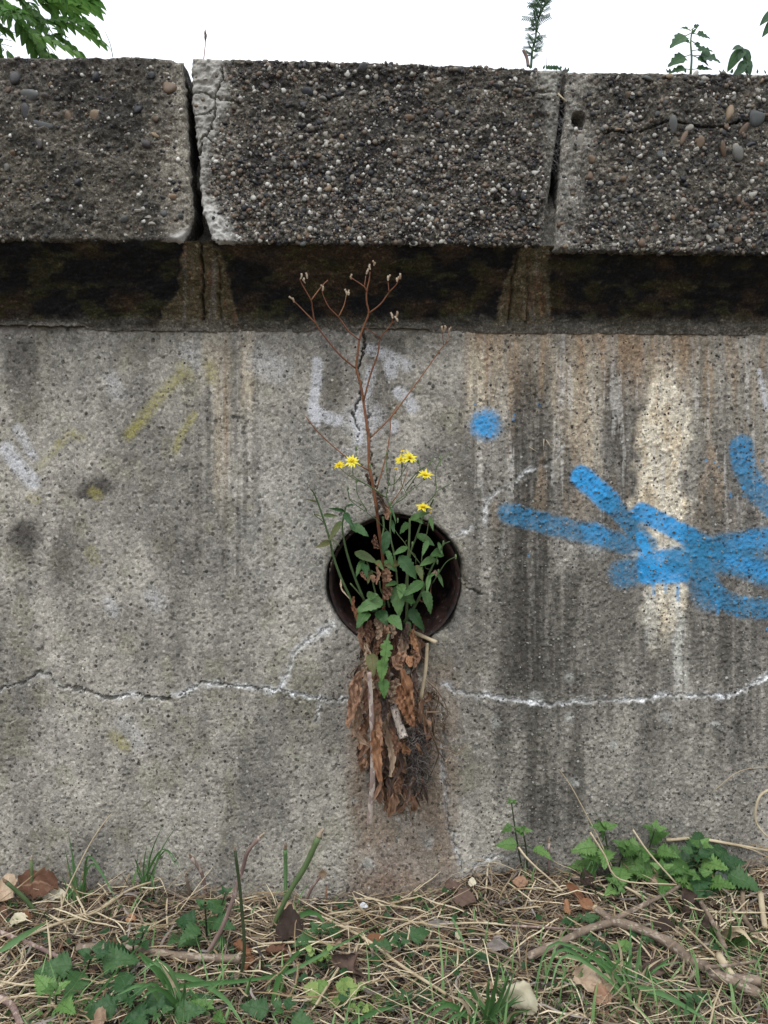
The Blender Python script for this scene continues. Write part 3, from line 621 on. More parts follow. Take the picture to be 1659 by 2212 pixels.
TOPX = [-1200, 0, 200, 300, 365, 384, 412, 600, 900, 1215, 1222, 1659, 2900]; TOPY = [119, 121, 121, 120, 125, 132, 122, 127, 135, 149, 153, 157, 172]
BOTX = [-1200, 0, 350, 412, 440, 829, 1175, 1192, 1659, 2900]; BOTY = [518, 520, 523, 524, 525, 529, 533, 543, 548, 556]
def block(L, Rr, nx, nz, label, painter, dense, big, xext):
    left = 'left coping' in label
    # L / Rr: lists (photo y, photo x) of the two end edges; dense: number of small stones
    vs = np.linspace(0, 1, nz); us = np.linspace(0, 1, nx)
    U, Vv = np.meshgrid(us, vs); U = U.ravel(); Vv = Vv.ravel()
    fy0 = 125+(530-125)*(1-Vv)
    xl = np.interp(fy0, [q[0] for q in L], [q[1] for q in L]); xr = np.interp(fy0, [q[0] for q in Rr], [q[1] for q in Rr])
    fx = xl+(xr-xl)*U
    fyt = np.interp(fx, TOPX, TOPY); fyb = np.interp(fx, BOTX, BOTY); fy = fyb+(fyt-fyb)*Vv
    # onto the front plane
    d = _f[None] + _r[None]*((fx-829.5)/FP)[:, None] - _u[None]*((fy-1106)/FP)[:, None]
    pt = CAM + d*((YF-CAM[1])/d[:, 1])[:, None]
    edge = np.minimum(np.minimum(fx-xl, xr-fx), np.minimum((fy-fyt)*1.0, (fyb-fy)*1.3))
    n1 = fbm(fx/45, fy/45, 301); n2 = fbm(fx/9, fy/9, 311, 4)
    yy = .006*np.exp(-np.clip(edge, 0, 99)/3.0) + (n1-.5)*.008 + (n2-.5)*.007
    border = edge < .5
    base, grit, yx = painter(fx, fy, n1, n2)
    pt[:, 1] += yy+yx
    jit = border.astype(float)
    pt[:, 0] += jit*(n2-.5)*.004; pt[:, 2] += jit*(n2-.5)*.004
    Q = gridq(nx, nz)
    # sides, top and back: loops of the border pushed back
    ids = np.arange(nx*nz).reshape(nz, nx)
    loop = np.concatenate([ids[0, :], ids[1:, -1], ids[-1, -2::-1], ids[-2:0:-1, 0]])
    rings = [loop]; allv = [pt]; allb = [base]; allg = [grit]; k0 = len(pt); nl = len(loop)
    ctr = pt[loop].mean(0)
    for k, yb in enumerate((.012, .03, .07, .13, .25, .42)):
        q = pt[loop].copy(); q[:, 1] = q[:, 1]*0+YF+yb; nn = fbm(q[:, 0]*200, q[:, 2]*200+k*7, 321)-.5
        q[:, 0] += nn*.003*np.sign(q[:, 0]-ctr[0]); q[:, 2] += nn*.004 - (.010 if yb > .1 else 0)*0
        allv.append(q); allb.append(np.tile([.10, .095, .085], (nl, 1))); allg.append(np.full(nl, .6)); rings.append(np.arange(nl)+k0); k0 += nl
    fs = [Q]
    for a, b in zip(rings[:-1], rings[1:]):
        fs.append(np.stack([a, b, np.roll(b, -1), np.roll(a, -1)], 1))
    Vall = np.concatenate(allv)
    o = bigmesh('coping_block', Vall, np.concatenate(fs), M['coping'], {'base': np.concatenate(allb), 'grit': np.concatenate(allg)})
    tag(o, label, 'coping block', 'coping blocks along the top of the wall')
    o.location = (0, 0, 0)
    # stones: candidates thinned by the painter's grit amount
    cand = nr.rand(dense*3); ok = np.where((nr.rand(len(pt)) > -1) & (edge > 3))[0]
    pr = grit[ok]**1.5+.02; pr /= pr.sum()
    pick = nr.choice(ok, dense, replace=False, p=pr)
    size = (.0007+.0027*nr.rand(dense)**2.6)*(.75+.5*fbm(fx[pick]/50, fy[pick]/50, 333))*(.8 if left else 1)
    pp = pt[pick]+nr.randn(dense, 3)*[.0008, .0002, .0008]; pp[:, 1] += .0001
    stones('small_aggregate', pp, size, M['grit'], o)
    nb = (300 if not left else 150)-len(big); pick = nr.choice(ok, 1400, replace=False, p=pr)
    pick = [q for q in pick if 0-20 < fx[q] < 1680][:max(nb, 0)]
    for q in pick:
        s = rng.uniform(.0028, .0046)*(1 if rng.random() < .85 else 1.5); kk = rng.random()
        if left: s *= .62
        kind = 'pebble_pale' if kk < .24 else 'pebble_grey' if kk < .60 else 'pebble_dark' if kk < .86 else 'pebble_brown'
        if grit[q] < .5: s *= .8
        pebble(o, pt[q], s, s*rng.uniform(.6, .95), s*.7, rng.uniform(0, 3), kind)
    for (bx, by, rx, rz, rot, kind) in big:
        j = int(np.argmin((fx-bx)**2+(fy-by)**2)); p = pt[j].copy(); p[1] -= min(rx, rz)*.18/1780
        pebble(o, p, rx/1780, rz/1780, min(rx, rz)*.75/1780, R(rot), kind)
    return o
def common(fx, fy, n1, n2):
    b = np.tile([.135, .122, .10], (len(fx), 1))
    b = lay(b, sst(.42, .62, fbm(fx/55, fy/45, 401))*.8, (.042, .040, .037)); b = lay(b, sst(.5, .75, fbm(fx/60, fy/25, 411))*.5, (.14, .125, .10))
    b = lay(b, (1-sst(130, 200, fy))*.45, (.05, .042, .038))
    return b
def pl_left(fx, fy, n1, n2):
    b = common(fx, fy, n1, n2); w = (n1-.5)*60
    m = sst(315, 385, fx+w); b = lay(b, m*.75, (.30, .27, .22)); b = lay(b, sst(360, 395, fx+w*.4)*.7*(1-.5*sst(300, 420, fy)), (.38, .35, .29))
    b = lay(b, (1-sst(60, 110, fy/1+fx*0-90))*0, (.2, .2, .2)); b = lay(b, blob(fx, fy, 20, 180, 60, 45)*.5, (.2, .18, .15))
    b = lay(b, blob(fx, fy, 60, 400, 200, 110)*.35*sst(.4, .6, n2), (.15, .13, .085))
    lip = sst(340, 370, fx)*sst(485, 512, fy+(fx-400)*.5); b = lay(b, lip*.95, (.5, .49, .46))
    g = np.clip(.45+.2*(n1-.5)-m*.1, .1, .8)-lip*.4
    return b, np.clip(g, .03, 1), -.004*lip
def pl_mid(fx, fy, n1, n2):
    b = common(fx, fy, n1, n2); w = (n1-.5)*36
    m = (1-sst(462, 492, fx+w-np.interp(fy, [120, 200, 300, 350, 420, 470], [8, 14, -5, -25, -20, 10])))
    b = lay(b, m*.95, (.37, .355, .32)); b = lay(b, m*sst(.55, .7, fbm(fx/20, fy/12, 421))*.4, (.17, .16, .14))
    b = lay(b, (1-sst(480, 540, fx+w))*(1-m)*.5, (.27, .245, .2))
    foot = (1-sst(460, 515, fx-(fy-480)*.7+w*.4))*sst(400, 480, fy); b = lay(b, foot*.9, (.5, .49, .46))
    rm = sst(1150, 1180, fx+w*.6+np.interp(fy, [130, 200, 300, 500], [10, 0, -12, -5])); b = lay(b, rm*.75*(.5+.5*(1-sst(200, 260, fy))), (.34, .33, .29))
    g = np.clip(.62+.5*(n1-.5)+.35*sst(250, 420, fy), .2, 1)*(1-.93*np.maximum(m, foot))*(1-.75*rm)
    yx = np.zeros(len(fx))
    jx = (fbm(fx/10, fy/10, 431)-.5)*12
    for pts, dep, ww in (([(478, 125), (480, 165), (466, 200), (465, 240), (457, 275), (436, 300), (430, 330)], .012, 1.5), ([(412, 198), (440, 197), (466, 213), (505, 218)], .006, 1.0), ([(418, 247), (440, 246), (466, 228)], .006, .9), ([(443, 292), (455, 302), (466, 312)], .005, .8), ([(418, 272), (432, 275)], .003, .8), ([(1120, 198), (1210, 200)], .003, .8)):
        d = pdist(fx+jx, fy+jx, pts); yx += dep*(1-sst(ww*.5, ww*1.8, d))
    return b, np.clip(g, .01, 1), yx+m*.001-foot*.003
def pl_right(fx, fy, n1, n2):
    b = common(fx, fy, n1, n2); w = (n1-.5)*40
    m = (1-sst(1235, 1290, fx+w-np.interp(fy, [150, 220, 300, 400, 470, 530], [20, 10, 20, 0, -5, -10]))); b = lay(b, m*.8, (.34, .32, .28))
    b = lay(b, sst(440, 500, fy)*.3, (.17, .16, .14))
    g = np.clip(.68+.5*(n1-.5)+.25*sst(350, 520, fy), .2, 1)*(1-.55*m)
    yx = .010*(1-sst(.6, 2.2, pdist(fx+(n2-.5)*8, fy+(n2-.5)*8, [(1305, 288), (1325, 282), (1345, 286), (1380, 284), (1440, 262), (1500, 272), (1560, 274), (1600, 262), (1659, 262), (1720, 262)])))
    yx += .022*(1-sst(.6, 1.05, np.hypot((fx-1251)/17, (fy-258)/20)))
    return b, np.clip(g, .03, 1), yx
D_, B_, W_, G_ = 'pebble_dark', 'pebble_brown', 'pebble_pale', 'pebble_grey'
h1 = lambda L: [(x/2, y/2, a/2, b/2, r, k) for x, y, a, b, r, k in L]
h2 = lambda L: [(829.5+x/2, y/2, a/2, b/2, r, k) for x, y, a, b, r, k in L]
bigL = h1([(70, 340, 25, 33, 0, D_), (30, 378, 17, 17, 0, B_), (115, 410, 54, 24, 5, G_), (420, 342, 23, 28, 0, D_), (222, 365, 13, 12, 0, B_), (487, 360, 15, 12, 0, B_), (655, 325, 17, 15, 0, D_), (735, 368, 32, 28, 10, B_), (195, 422, 17, 14, 0, D_), (437, 428, 20, 12, 10, D_), (112, 482, 20, 33, -5, D_), (183, 488, 9, 24, 5, B_), (245, 500, 25, 19, 10, D_), (287, 505, 19, 28, -10, B_), (405, 497, 23, 22, 0, B_), (592, 465, 23, 21, 0, D_), (672, 515, 20, 15, 30, B_), (375, 545, 20, 11, 5, D_), (190, 535, 55, 17, 8, G_), (510, 505, 14, 10, 20, G_), (172, 620, 15, 26, 5, D_), (50, 662, 23, 18, 0, B_), (350, 642, 14, 12, 0, G_), (672, 588, 26, 14, 20, B_), (632, 628, 27, 19, 25, D_), (340, 798, 22, 24, 30, D_), (25, 725, 15, 15, 0, G_), (150, 895, 15, 13, 0, D_), (770, 818, 17, 12, 0, D_), (698, 852, 16, 16, 0, D_), (750, 848, 18, 15, 0, B_), (628, 885, 19, 11, -20, D_), (538, 948, 21, 17, 0, G_), (630, 938, 36, 13, 0, W_), (712, 925, 20, 18, 0, G_), (655, 968, 20, 14, 0, W_), (703, 963, 14, 16, 0, G_), (597, 912, 15, 9, 0, W_), (780, 935, 12, 12, 0, G_), (742, 462, 9, 9, 0, D_), (758, 412, 10, 10, 0, D_)])
bigM = h1([(1567, 298, 27, 25, 0, D_), (1145, 368, 27, 25, 20, D_), (1320, 400, 30, 24, 10, D_), (1310, 448, 17, 14, 0, D_), (1110, 390, 11, 9, 0, W_), (1385, 500, 19, 14, 20, W_), (1410, 625, 13, 15, 0, W_), (1390, 683, 19, 14, 0, W_), (1475, 665, 14, 12, 0, W_), (1445, 597, 13, 12, 0, D_), (1177, 632, 9, 13, 0, B_), (965, 770, 14, 12, 0, W_), (1068, 880, 16, 14, 0, G_), (1275, 772, 18, 15, 20, G_), (1420, 770, 14, 16, 10, G_), (1130, 880, 12, 10, 0, W_)]) + h2([(235, 497, 20, 18, 0, D_), (292, 488, 17, 15, 0, D_), (65, 335, 17, 16, 0, D_), (112, 512, 24, 16, 10, B_), (205, 330, 10, 16, 0, B_), (318, 405, 17, 15, 0, D_), (150, 415, 14, 16, 0, D_), (485, 375, 22, 18, 0, D_), (560, 718, 20, 11, -5, W_), (90, 642, 13, 12, 0, W_), (435, 650, 12, 10, 0, W_), (520, 820, 14, 9, 20, W_), (35, 730, 12, 10, 0, W_), (10, 395, 12, 14, 0, W_), (370, 1035, 18, 14, 0, D_), (130, 968, 14, 10, 0, W_), (130, 1052, 14, 9, 0, W_), (215, 915, 15, 13, 0, D_), (65, 880, 15, 12, 0, D_)])
bigR = h2([(1240, 540, 20, 36, -5, G_), (1310, 555, 42, 20, -12, W_), (1290, 600, 16, 42, 25, B_), (1362, 612, 24, 26, 0, B_), (1497, 495, 24, 45, 10, B_), (1552, 565, 22, 38, 20, B_), (1612, 500, 36, 40, 10, G_), (1465, 650, 18, 46, -15, B_), (1530, 670, 25, 40, -15, G_), (1585, 630, 26, 17, -20, D_), (1525, 720, 17, 12, 0, D_), (893, 685, 17, 20, 0, B_), (892, 765, 20, 32, 10, B_), (940, 828, 14, 14, 0, B_), (1055, 405, 17, 14, 0, B_), (1130, 345, 22, 14, 5, G_), (840, 605, 18, 26, 0, W_), (1230, 335, 22, 14, 0, B_), (885, 1040, 16, 14, 0, B_), (805, 982, 14, 12, 0, D_), (1175, 985, 9, 17, 20, B_), (1590, 835, 21, 12, -15, W_), (1600, 770, 24, 8, 0, W_), (1565, 1040, 19, 12, 10, W_), (1240, 375, 16, 12, 0, D_), (1270, 410, 14, 14, 0, B_), (1435, 945, 13, 10, 0, W_), (1340, 740, 14, 10, -10, W_), (1005, 688, 16, 9, 0, G_), (1325, 352, 14, 11, 0, W_), (1100, 880, 12, 10, 0, W_), (1510, 640, 15, 18, 0, W_), (980, 400, 8, 17, 5, W_)])
LL = [(0, 392), (130, 392), (170, 396), (230, 402), (300, 405), (400, 411), (470, 417), (500, 411), (530, 394)]
ML = [(0, 412), (200, 413), (280, 420), (350, 430), (420, 433), (470, 441), (505, 452), (530, 464)]
MR = [(0, 1218), (150, 1217), (190, 1212), (250, 1207), (330, 1196), (400, 1187), (450, 1182), (500, 1176), (540, 1168)]
RL = [(0, 1222), (215, 1222), (260, 1217), (330, 1212), (400, 1207), (450, 1203), (500, 1200), (545, 1192)]
FAR_L = [(0, -1150), (999, -1150)]; FAR_R = [(0, 2860), (999, 2860)]
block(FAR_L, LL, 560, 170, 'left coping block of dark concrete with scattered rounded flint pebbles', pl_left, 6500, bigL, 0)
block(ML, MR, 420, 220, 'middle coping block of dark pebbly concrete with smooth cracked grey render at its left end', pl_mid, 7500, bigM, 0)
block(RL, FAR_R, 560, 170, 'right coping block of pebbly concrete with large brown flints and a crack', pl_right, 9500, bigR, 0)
# mortar in the joints
def joint(pts, y0, seed, col):
    xs_ = []; V = []; n = 40; r = np.random.RandomState(seed)
    ty = np.linspace(0, 1, n)
    fy = pts[0][0]+(pts[-1][0]-pts[0][0])*ty
    V = []
    for i in range(n):
        a = np.interp(fy[i], [q[0] for q in pts], [q[1] for q in pts]); b = np.interp(fy[i], [q[0] for q in pts], [q[2] for q in pts]); dep = np.interp(fy[i], [q[0] for q in pts], [q[3] for q in pts])
        for j in range(7):
            u = j/6; x = a+(b-a)*u; Yy = YF+dep+.003*r.randn()*.5+.004*abs(u-.5)*0
            V.append(P(x, fy[i], YF)*1.0); V[-1][1] = Yy
    return np.array(V), gridq(7, n)
for pts, sd2 in (([(150, 385, 415, .045), (230, 392, 420, .05), (232, 392, 420, .16), (280, 395, 424, .17), (300, 398, 428, .06), (385, 402, 436, .035), (390, 402, 436, .07), (470, 408, 444, .06), (500, 403, 452, .04), (532, 388, 470, .03)], 1),
                 ([(146, 1212, 1228, .004), (205, 1206, 1228, .006), (214, 1204, 1226, .10), (330, 1190, 1218, .11), (395, 1182, 1212, .04), (450, 1178, 1208, .012), (540, 1164, 1200, .008)], 5)):
    V, Q = joint(pts, 0, sd2, None); FXj, FYj = toF(V[:, 0], V[:, 1], V[:, 2])
    o = bigmesh('joint_mortar', V, Q, M['coping'], {'base': np.tile([.16, .15, .13] if sd2 == 5 else [.19, .175, .15], (len(V), 1))*(.5+fbm(V[:, 0]*300, V[:, 2]*90, 3)[:, None]), 'grit': np.full(len(V), .3)}, wall)

# grit on the wall face
Wv = np.empty(len(wf.data.vertices)*3, np.float32); wf.data.vertices.foreach_get('co', Wv); Wv = Wv.reshape(-1, 3)
fxw, fyw = toF(Wv[:, 0], Wv[:, 1], Wv[:, 2])
ok = np.where((sd_ > 4) & (fxw > -60) & (fxw < 1720) & (fyw > 722) & (fyw < 1985))[0]
pr = .25+1.0*sst(1000, 1050, fxw[ok])+.8*sst(1400, 1500, fyw[ok]); pr /= pr.sum()
pick = nr.choice(ok, 11000, replace=False, p=pr)
stones('wall_grit', Wv[pick]-[0, .0002, 0], .0006+.0013*nr.rand(11000)**2.5, M['wallgrit'], wall, .55)

# ============================================================ DRAIN PIPE
mb = MB(); K = 96
prof = [(.010, .000), (.012, -.0035), (.03, -.004), (.1, -.004), (.3, -.004), (.74, -.004)]
V = []; 
for yy, dr in prof:
    for j in range(K):
        a = 2*math.pi*j/K; V.append((pcx[0]+(PR+dr)*math.cos(a), yy, pcx[2]+(PR+dr)*math.sin(a)))
F = [(i*K+j, i*K+(j+1) % K, (i+1)*K+(j+1) % K, (i+1)*K+j) for i in range(len(prof)-1) for j in range(K)]
F.append(tuple((len(prof)-1)*K+j for j in range(K)))
mb.add(V, F); o = mb.build('drain_pipe', M['pipe'], origin=np.array([pcx[0], .01, pcx[2]]))
tag(o, 'dark rusty drain pipe set in the round opening of the wall', 'drain pipe')
# ============================================================ helpers for hand placed plants
def line(pts, f, y0, y1):
    n = len(pts); return [P(*f(*p), y0+(y1-y0)*i/max(1, n-1)) for i, p in enumerate(pts)]
def bud(p, r, h, mat, name, par, d=(0, 0, 1)):
    g = [np.array(p)+np.array(d)*h*t for t in (-.5, -.2, .15, .5)]
    V = []; K = 7
    for q, s in zip(g, (.35, .9, 1.0, .55)):
        for j in range(K): a = 6.283*j/K; V.append(q+np.array([math.cos(a)*r*s, math.sin(a)*r*s, 0]))
    F = [(i*K+j, i*K+(j+1) % K, (i+1)*K+(j+1) % K, (i+1)*K+j) for i in range(3) for j in range(K)]+[tuple(range(K)), tuple(3*K+j for j in range(K))]
    return MB().add(V, F).build(name, mat, par)

# ---------------- dead russet stalk
b0 = P(*c4(705, 1050), -.02)
ds = empty('dead_flower_stalk', b0, 'tall russet dry branching stalk rising from the pipe to the dark ledge', 'dead plant')
def dl(pts, ya, yb, r0, r1, name='branch', f=c3): return MB().add(*tube(line(pts, f, ya, yb), r0*.8, r1*.75, 6, 4, .2)).build(name, M['deadstem'], ds)
dl([(705+0*1, 1050), (715, 800), (705, 620), (690, 450), (660, 250), (635, 0)], -.02, -.05, .0030, .0027, 'stem', c4)
dl([(775, 2074), (740, 1860), (710, 1700), (705, 1480), (690, 1370), (660, 1160), (640, 1040), (605, 910), (615, 800), (630, 680), (665, 570), (705, 465), (690, 380), (688, 290), (710, 190), (715, 130)], -.05, -.105, .0027, .0009, 'stem')
for pts, ya, yb, r0, r1 in (
    ([(600, 910), (480, 810), (370, 680), (275, 545), (250, 430), (238, 360), (160, 220), (145, 185)], -.082, -.115, .0014, .0008), ([(238, 360), (320, 250), (375, 195)], -.11, -.105, .001, .0007), ([(275, 545), (165, 430), (95, 360)], -.1, -.12, .001, .0006),
    ([(630, 680), (545, 610), (460, 495), (380, 410), (330, 300), (330, 255)], -.088, -.1, .0012, .0007), ([(460, 495), (505, 400), (525, 310)], -.095, -.1, .0009, .0005),
    ([(705, 465), (800, 390), (870, 295), (930, 230), (950, 180)], -.095, -.115, .0011, .0007), ([(870, 295), (860, 190)], -.107, -.107, .0008, .0005),
    ([(688, 290), (665, 245), (560, 175)], -.1, -.11, .001, .0006), ([(670, 250), (682, 160)], -.1, -.1, .0007, .0005),
    ([(665, 1170), (720, 960), (780, 790), (800, 665), (890, 550), (890, 480)], -.07, -.1, .0014, .0007), ([(800, 665), (680, 580)], -.09, -.1, .0009, .0006), ([(890, 550), (935, 515)], -.098, -.1, .0006, .0005),
    ([(715, 1475), (880, 1310), (1010, 1140), (1165, 930), (1300, 740), (1375, 670)], -.06, -.1, .0013, .0006), ([(1310, 720), (1300, 600)], -.095, -.1, .0006, .0004), ([(1330, 715), (1360, 610)], -.095, -.1, .0006, .0004),
    ([(710, 1740), (500, 1610), (300, 1430), (190, 1295)], -.055, -.08, .0013, .0007), ([(770, 1890), (850, 1600), (880, 1400), (885, 1310), (945, 1190)], -.05, -.06, .0012, .0005),
    ([(835, 2074), (960, 1900), (1020, 1740)], -.05, -.06, .0009, .0005)): dl(pts, ya, yb, r0, r1)
for x, y in ((205, 165), (160, 170), (335, 262), (525, 297), (542, 303), (95, 357), (560, 175), (712, 95), (692, 130), (752, 65), (862, 180), (935, 195), (960, 170), (895, 485), (935, 475), (935, 517), (1300, 595), (1325, 590), (1357, 603), (180, 205)):
    p = P(*c3(x, y), -.108); bud(p, rng.uniform(.0010, .0016), rng.uniform(.004, .006), M['seed'], 'seed_head', ds, (rng.gauss(0, .3), 0, 1)); MB().add(*tube([p, p+[rng.gauss(0, .002), 0, .004]], .0009, .0012, 5, 1)).build('bristles', M['seed'], ds)
for k, (pts, w) in enumerate((([(690, 40), (735, 100), (740, 190)], .009), ([(630, 330), (622, 395), (665, 440), (690, 450)], .008), ([(640, 620), (660, 700), (640, 790)], .006), ([(735, 640), (740, 720), (700, 760)], .012), ([(735, 780), (745, 860), (735, 930)], .013), ([(600, 700), (620, 770)], .006))):
    MB().add(*ribbon(line(pts, c4, -.055, -.06), w, .4, k+50)).build('dry_leaf', M['dead'], ds)
MB().add(*ribbon(line([(780, 1900), (810, 1980), (840, 2070)], c3, -.055, -.06), .006, .4, 3)).build('dry_leaf', M['dead_dark'], ds)
MB().add(*ribbon(line([(685, 1760), (705, 1820), (740, 1880)], c3, -.055, -.052), .005, .5, 4)).build('dry_leaf', M['dead_dark'], ds)

# ---------------- green flowering weed
b0 = P(*c4(850, 1180), -.03)
fw = empty('flowering_weed', b0, 'green leafy weed with small yellow dandelion-like flowers growing out of the pipe', 'plant')
def gl(pts, f, ya, yb, r0, r1, name='stem', mat='stem'): return MB().add(*tube(line(pts, f, ya, yb), r0, r1, 6, 4, .1)).build(name, M[mat], fw)
gl([(480, 1180), (400, 920), (310, 720), (240, 520), (210, 380), (155, 200), (95, 20), (60, -60), (30, -95)], c4, -.03, -.07, .0019, .0008)
gl([(530, 940), (440, 720), (380, 540), (345, 400), (325, 250), (345, 130), (360, 60)], c4, -.03, -.06, .0018, .0008)
gl([(850, 1100), (835, 790), (810, 540), (770, 330), (775, 80)], c4, -.03, -.06, .0013, .001, mat='stem')
gl([(885, 2050), (850, 1950), (865, 1840), (850, 1730), (855, 1590)], c3, -.06, -.07, .0008, .0005)
gl([(920, 1150), (925, 900), (930, 650), (945, 350), (950, 180)], c4, -.03, -.06, .0019, .0012)
gl([(900, 900), (950, 520), (1010, 350), (1090, 120), (1140, 60), (1170, 0)], c4, -.03, -.065, .0014, .0009)
gl([(1180, 2000), (1250, 1910), (1245, 1750), (1300, 1640), (1380, 1600)], c3, -.065, -.075, .0008, .0004)
gl([(900, 1140), (1000, 980), (1080, 820), (1140, 660), (1230, 490), (1260, 410)], c4, -.03, -.07, .0021, .0008)
gl([(1160, 780), (1215, 690), (1290, 580), (1380, 530)], c4, -.055, -.07, .0006, .0004)
gl([(540, 940), (480, 870), (400, 780)], c4, -.03, -.05, .0012, .0009)
gl([(640, 900), (600, 740), (560, 600), (545, 540)], c4, -.03, -.05, .0012, .0009)
gl([(720, 930), (680, 830), (670, 760)], c4, -.03, -.045, .0012, .001)
gl([(590, 660), (650, 690), (700, 720)], c4, -.045, -.04, .0008, .0008)
gl([(770, 760), (740, 880), (760, 1000)], c4, -.04, -.03, .001, .0014)
gl([(1080, 700), (1060, 560), (1090, 400), (1110, 300), (1130, 170)], c4, -.05, -.065, .0006, .0005, mat='stem')
gl([(700, 160), (710, 260), (690, 360)], c4, -.045, -.05, .0014, .0012)
for pts in ([(575, 1710), (590, 1790), (740, 1880), (850, 1960)], [(475, 1720), (560, 1790), (700, 1860), (830, 1950)], [(1155, 1810), (1060, 1890), (950, 1970), (890, 2040)], [(1025, 1680), (930, 1830), (865, 1860)], [(975, 1700), (970, 1840), (1010, 1940), (930, 2000)],
            [(925, 1745), (910, 1850), (905, 1900)], [(602, 1590), (615, 1640), (640, 1700)], [(535, 1890), (560, 1980), (680, 2070)], [(608, 1820), (615, 1930), (690, 2060)], [(1110, 1680), (1115, 1740), (1010, 1900)], [(1198, 1690), (1110, 1740), (1000, 1860)],
            [(1250, 1690), (1215, 1650), (1255, 1630), (1290, 1650)], [(1260, 1905), (1300, 1880), (1360, 1850)], [(1285, 1700), (1290, 1640), (1280, 1600)]): gl(pts, c3, -.078, -.068, .00045, .0006)
for pts in ([(800, 270), (850, 340), (900, 400), (945, 470), (1050, 600)], [(640, 190), (700, 250), (750, 300)], [(920, 380), (900, 410)], [(400, 0), (520, 60), (560, 130), (650, 190)], [(950, 480), (1000, 520), (1005, 600)], [(1250, 420), (1320, 390)], [(1090, 600), (1100, 640), (1160, 650)], [(300, 430), (250, 380), (200, 380)], [(60, 110), (75, 150), (150, 210)], [(30, 10), (95, 30)]): gl(pts, c4, -.06, -.05, .0004, .0006)
for x, y, f in ((603, 1560, c3), (855, 1600, c3), (855, 1725, c3), (975, 1700, c3), (1105, 1665, c3), (1200, 1680, c3), (608, 1822, c3), (535, 1885, c3), (716, 1700, c3), (880, 2010, c3), (838, 195, c4), (1375, 532, c4), (975, 415, c4), (1205, 580, c4), (1262, 405, c4), (1215, 670, c4)):
    p = P(*f(x, y), -.078 if f is c3 else -.065); bud(p, .0014, .006, M['stem'], 'bud', fw)
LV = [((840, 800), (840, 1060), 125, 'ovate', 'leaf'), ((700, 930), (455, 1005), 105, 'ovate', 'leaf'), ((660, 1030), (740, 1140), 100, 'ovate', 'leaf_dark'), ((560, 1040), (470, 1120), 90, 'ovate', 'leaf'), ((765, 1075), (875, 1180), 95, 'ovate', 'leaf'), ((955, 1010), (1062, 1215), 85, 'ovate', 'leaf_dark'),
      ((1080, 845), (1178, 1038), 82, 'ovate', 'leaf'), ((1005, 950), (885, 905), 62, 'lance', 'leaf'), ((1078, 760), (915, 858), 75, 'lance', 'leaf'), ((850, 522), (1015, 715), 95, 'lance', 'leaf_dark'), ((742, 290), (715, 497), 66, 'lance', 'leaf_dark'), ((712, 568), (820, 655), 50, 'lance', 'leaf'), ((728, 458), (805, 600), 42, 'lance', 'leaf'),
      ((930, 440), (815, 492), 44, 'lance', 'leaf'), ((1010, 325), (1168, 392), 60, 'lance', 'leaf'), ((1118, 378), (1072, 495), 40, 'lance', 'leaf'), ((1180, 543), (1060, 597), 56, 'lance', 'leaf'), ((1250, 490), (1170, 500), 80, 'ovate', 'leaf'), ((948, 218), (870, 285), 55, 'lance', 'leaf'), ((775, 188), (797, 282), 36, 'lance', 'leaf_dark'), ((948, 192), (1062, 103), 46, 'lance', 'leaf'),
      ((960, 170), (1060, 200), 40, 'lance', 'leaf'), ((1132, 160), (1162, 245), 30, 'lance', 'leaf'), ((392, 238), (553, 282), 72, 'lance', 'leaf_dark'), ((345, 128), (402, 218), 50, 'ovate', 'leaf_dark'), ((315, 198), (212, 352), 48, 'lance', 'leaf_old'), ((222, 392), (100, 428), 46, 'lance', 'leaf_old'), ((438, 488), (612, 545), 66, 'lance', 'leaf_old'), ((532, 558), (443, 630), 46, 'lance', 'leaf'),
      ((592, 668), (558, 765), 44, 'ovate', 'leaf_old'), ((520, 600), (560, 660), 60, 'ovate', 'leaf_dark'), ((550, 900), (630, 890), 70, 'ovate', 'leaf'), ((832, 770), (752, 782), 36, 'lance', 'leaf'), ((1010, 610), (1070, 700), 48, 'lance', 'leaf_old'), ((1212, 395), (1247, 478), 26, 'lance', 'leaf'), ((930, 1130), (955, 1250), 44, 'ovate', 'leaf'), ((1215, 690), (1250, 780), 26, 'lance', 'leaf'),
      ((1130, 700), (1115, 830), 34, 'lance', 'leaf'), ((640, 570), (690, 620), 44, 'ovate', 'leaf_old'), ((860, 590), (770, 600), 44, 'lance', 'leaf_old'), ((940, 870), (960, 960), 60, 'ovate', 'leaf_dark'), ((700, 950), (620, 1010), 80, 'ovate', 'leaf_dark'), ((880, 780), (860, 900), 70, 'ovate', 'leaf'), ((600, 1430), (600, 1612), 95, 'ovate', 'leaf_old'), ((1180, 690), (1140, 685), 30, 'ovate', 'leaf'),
      ((770, 80), (835, 170), 24, 'blade', 'leaf_dark'), ((95, 30), (-10, -20), 22, 'blade', 'leaf_old'), ((150, 145), (245, 150), 28, 'lance', 'leaf_old'), ((350, 110), (250, 85), 26, 'lance', 'leaf_dark'), ((360, 70), (410, 30), 24, 'lance', 'leaf_dark'), ((60, 160), (65, 100), 16, 'lance', 'leaf_old'), ((470, 1080), (500, 1135), 40, 'ovate', 'leaf_dark'), ((830, 800), (855, 830), 26, 'ovate', 'leaf'), ((800, 920), (720, 860), 40, 'lance', 'leaf_dark')]
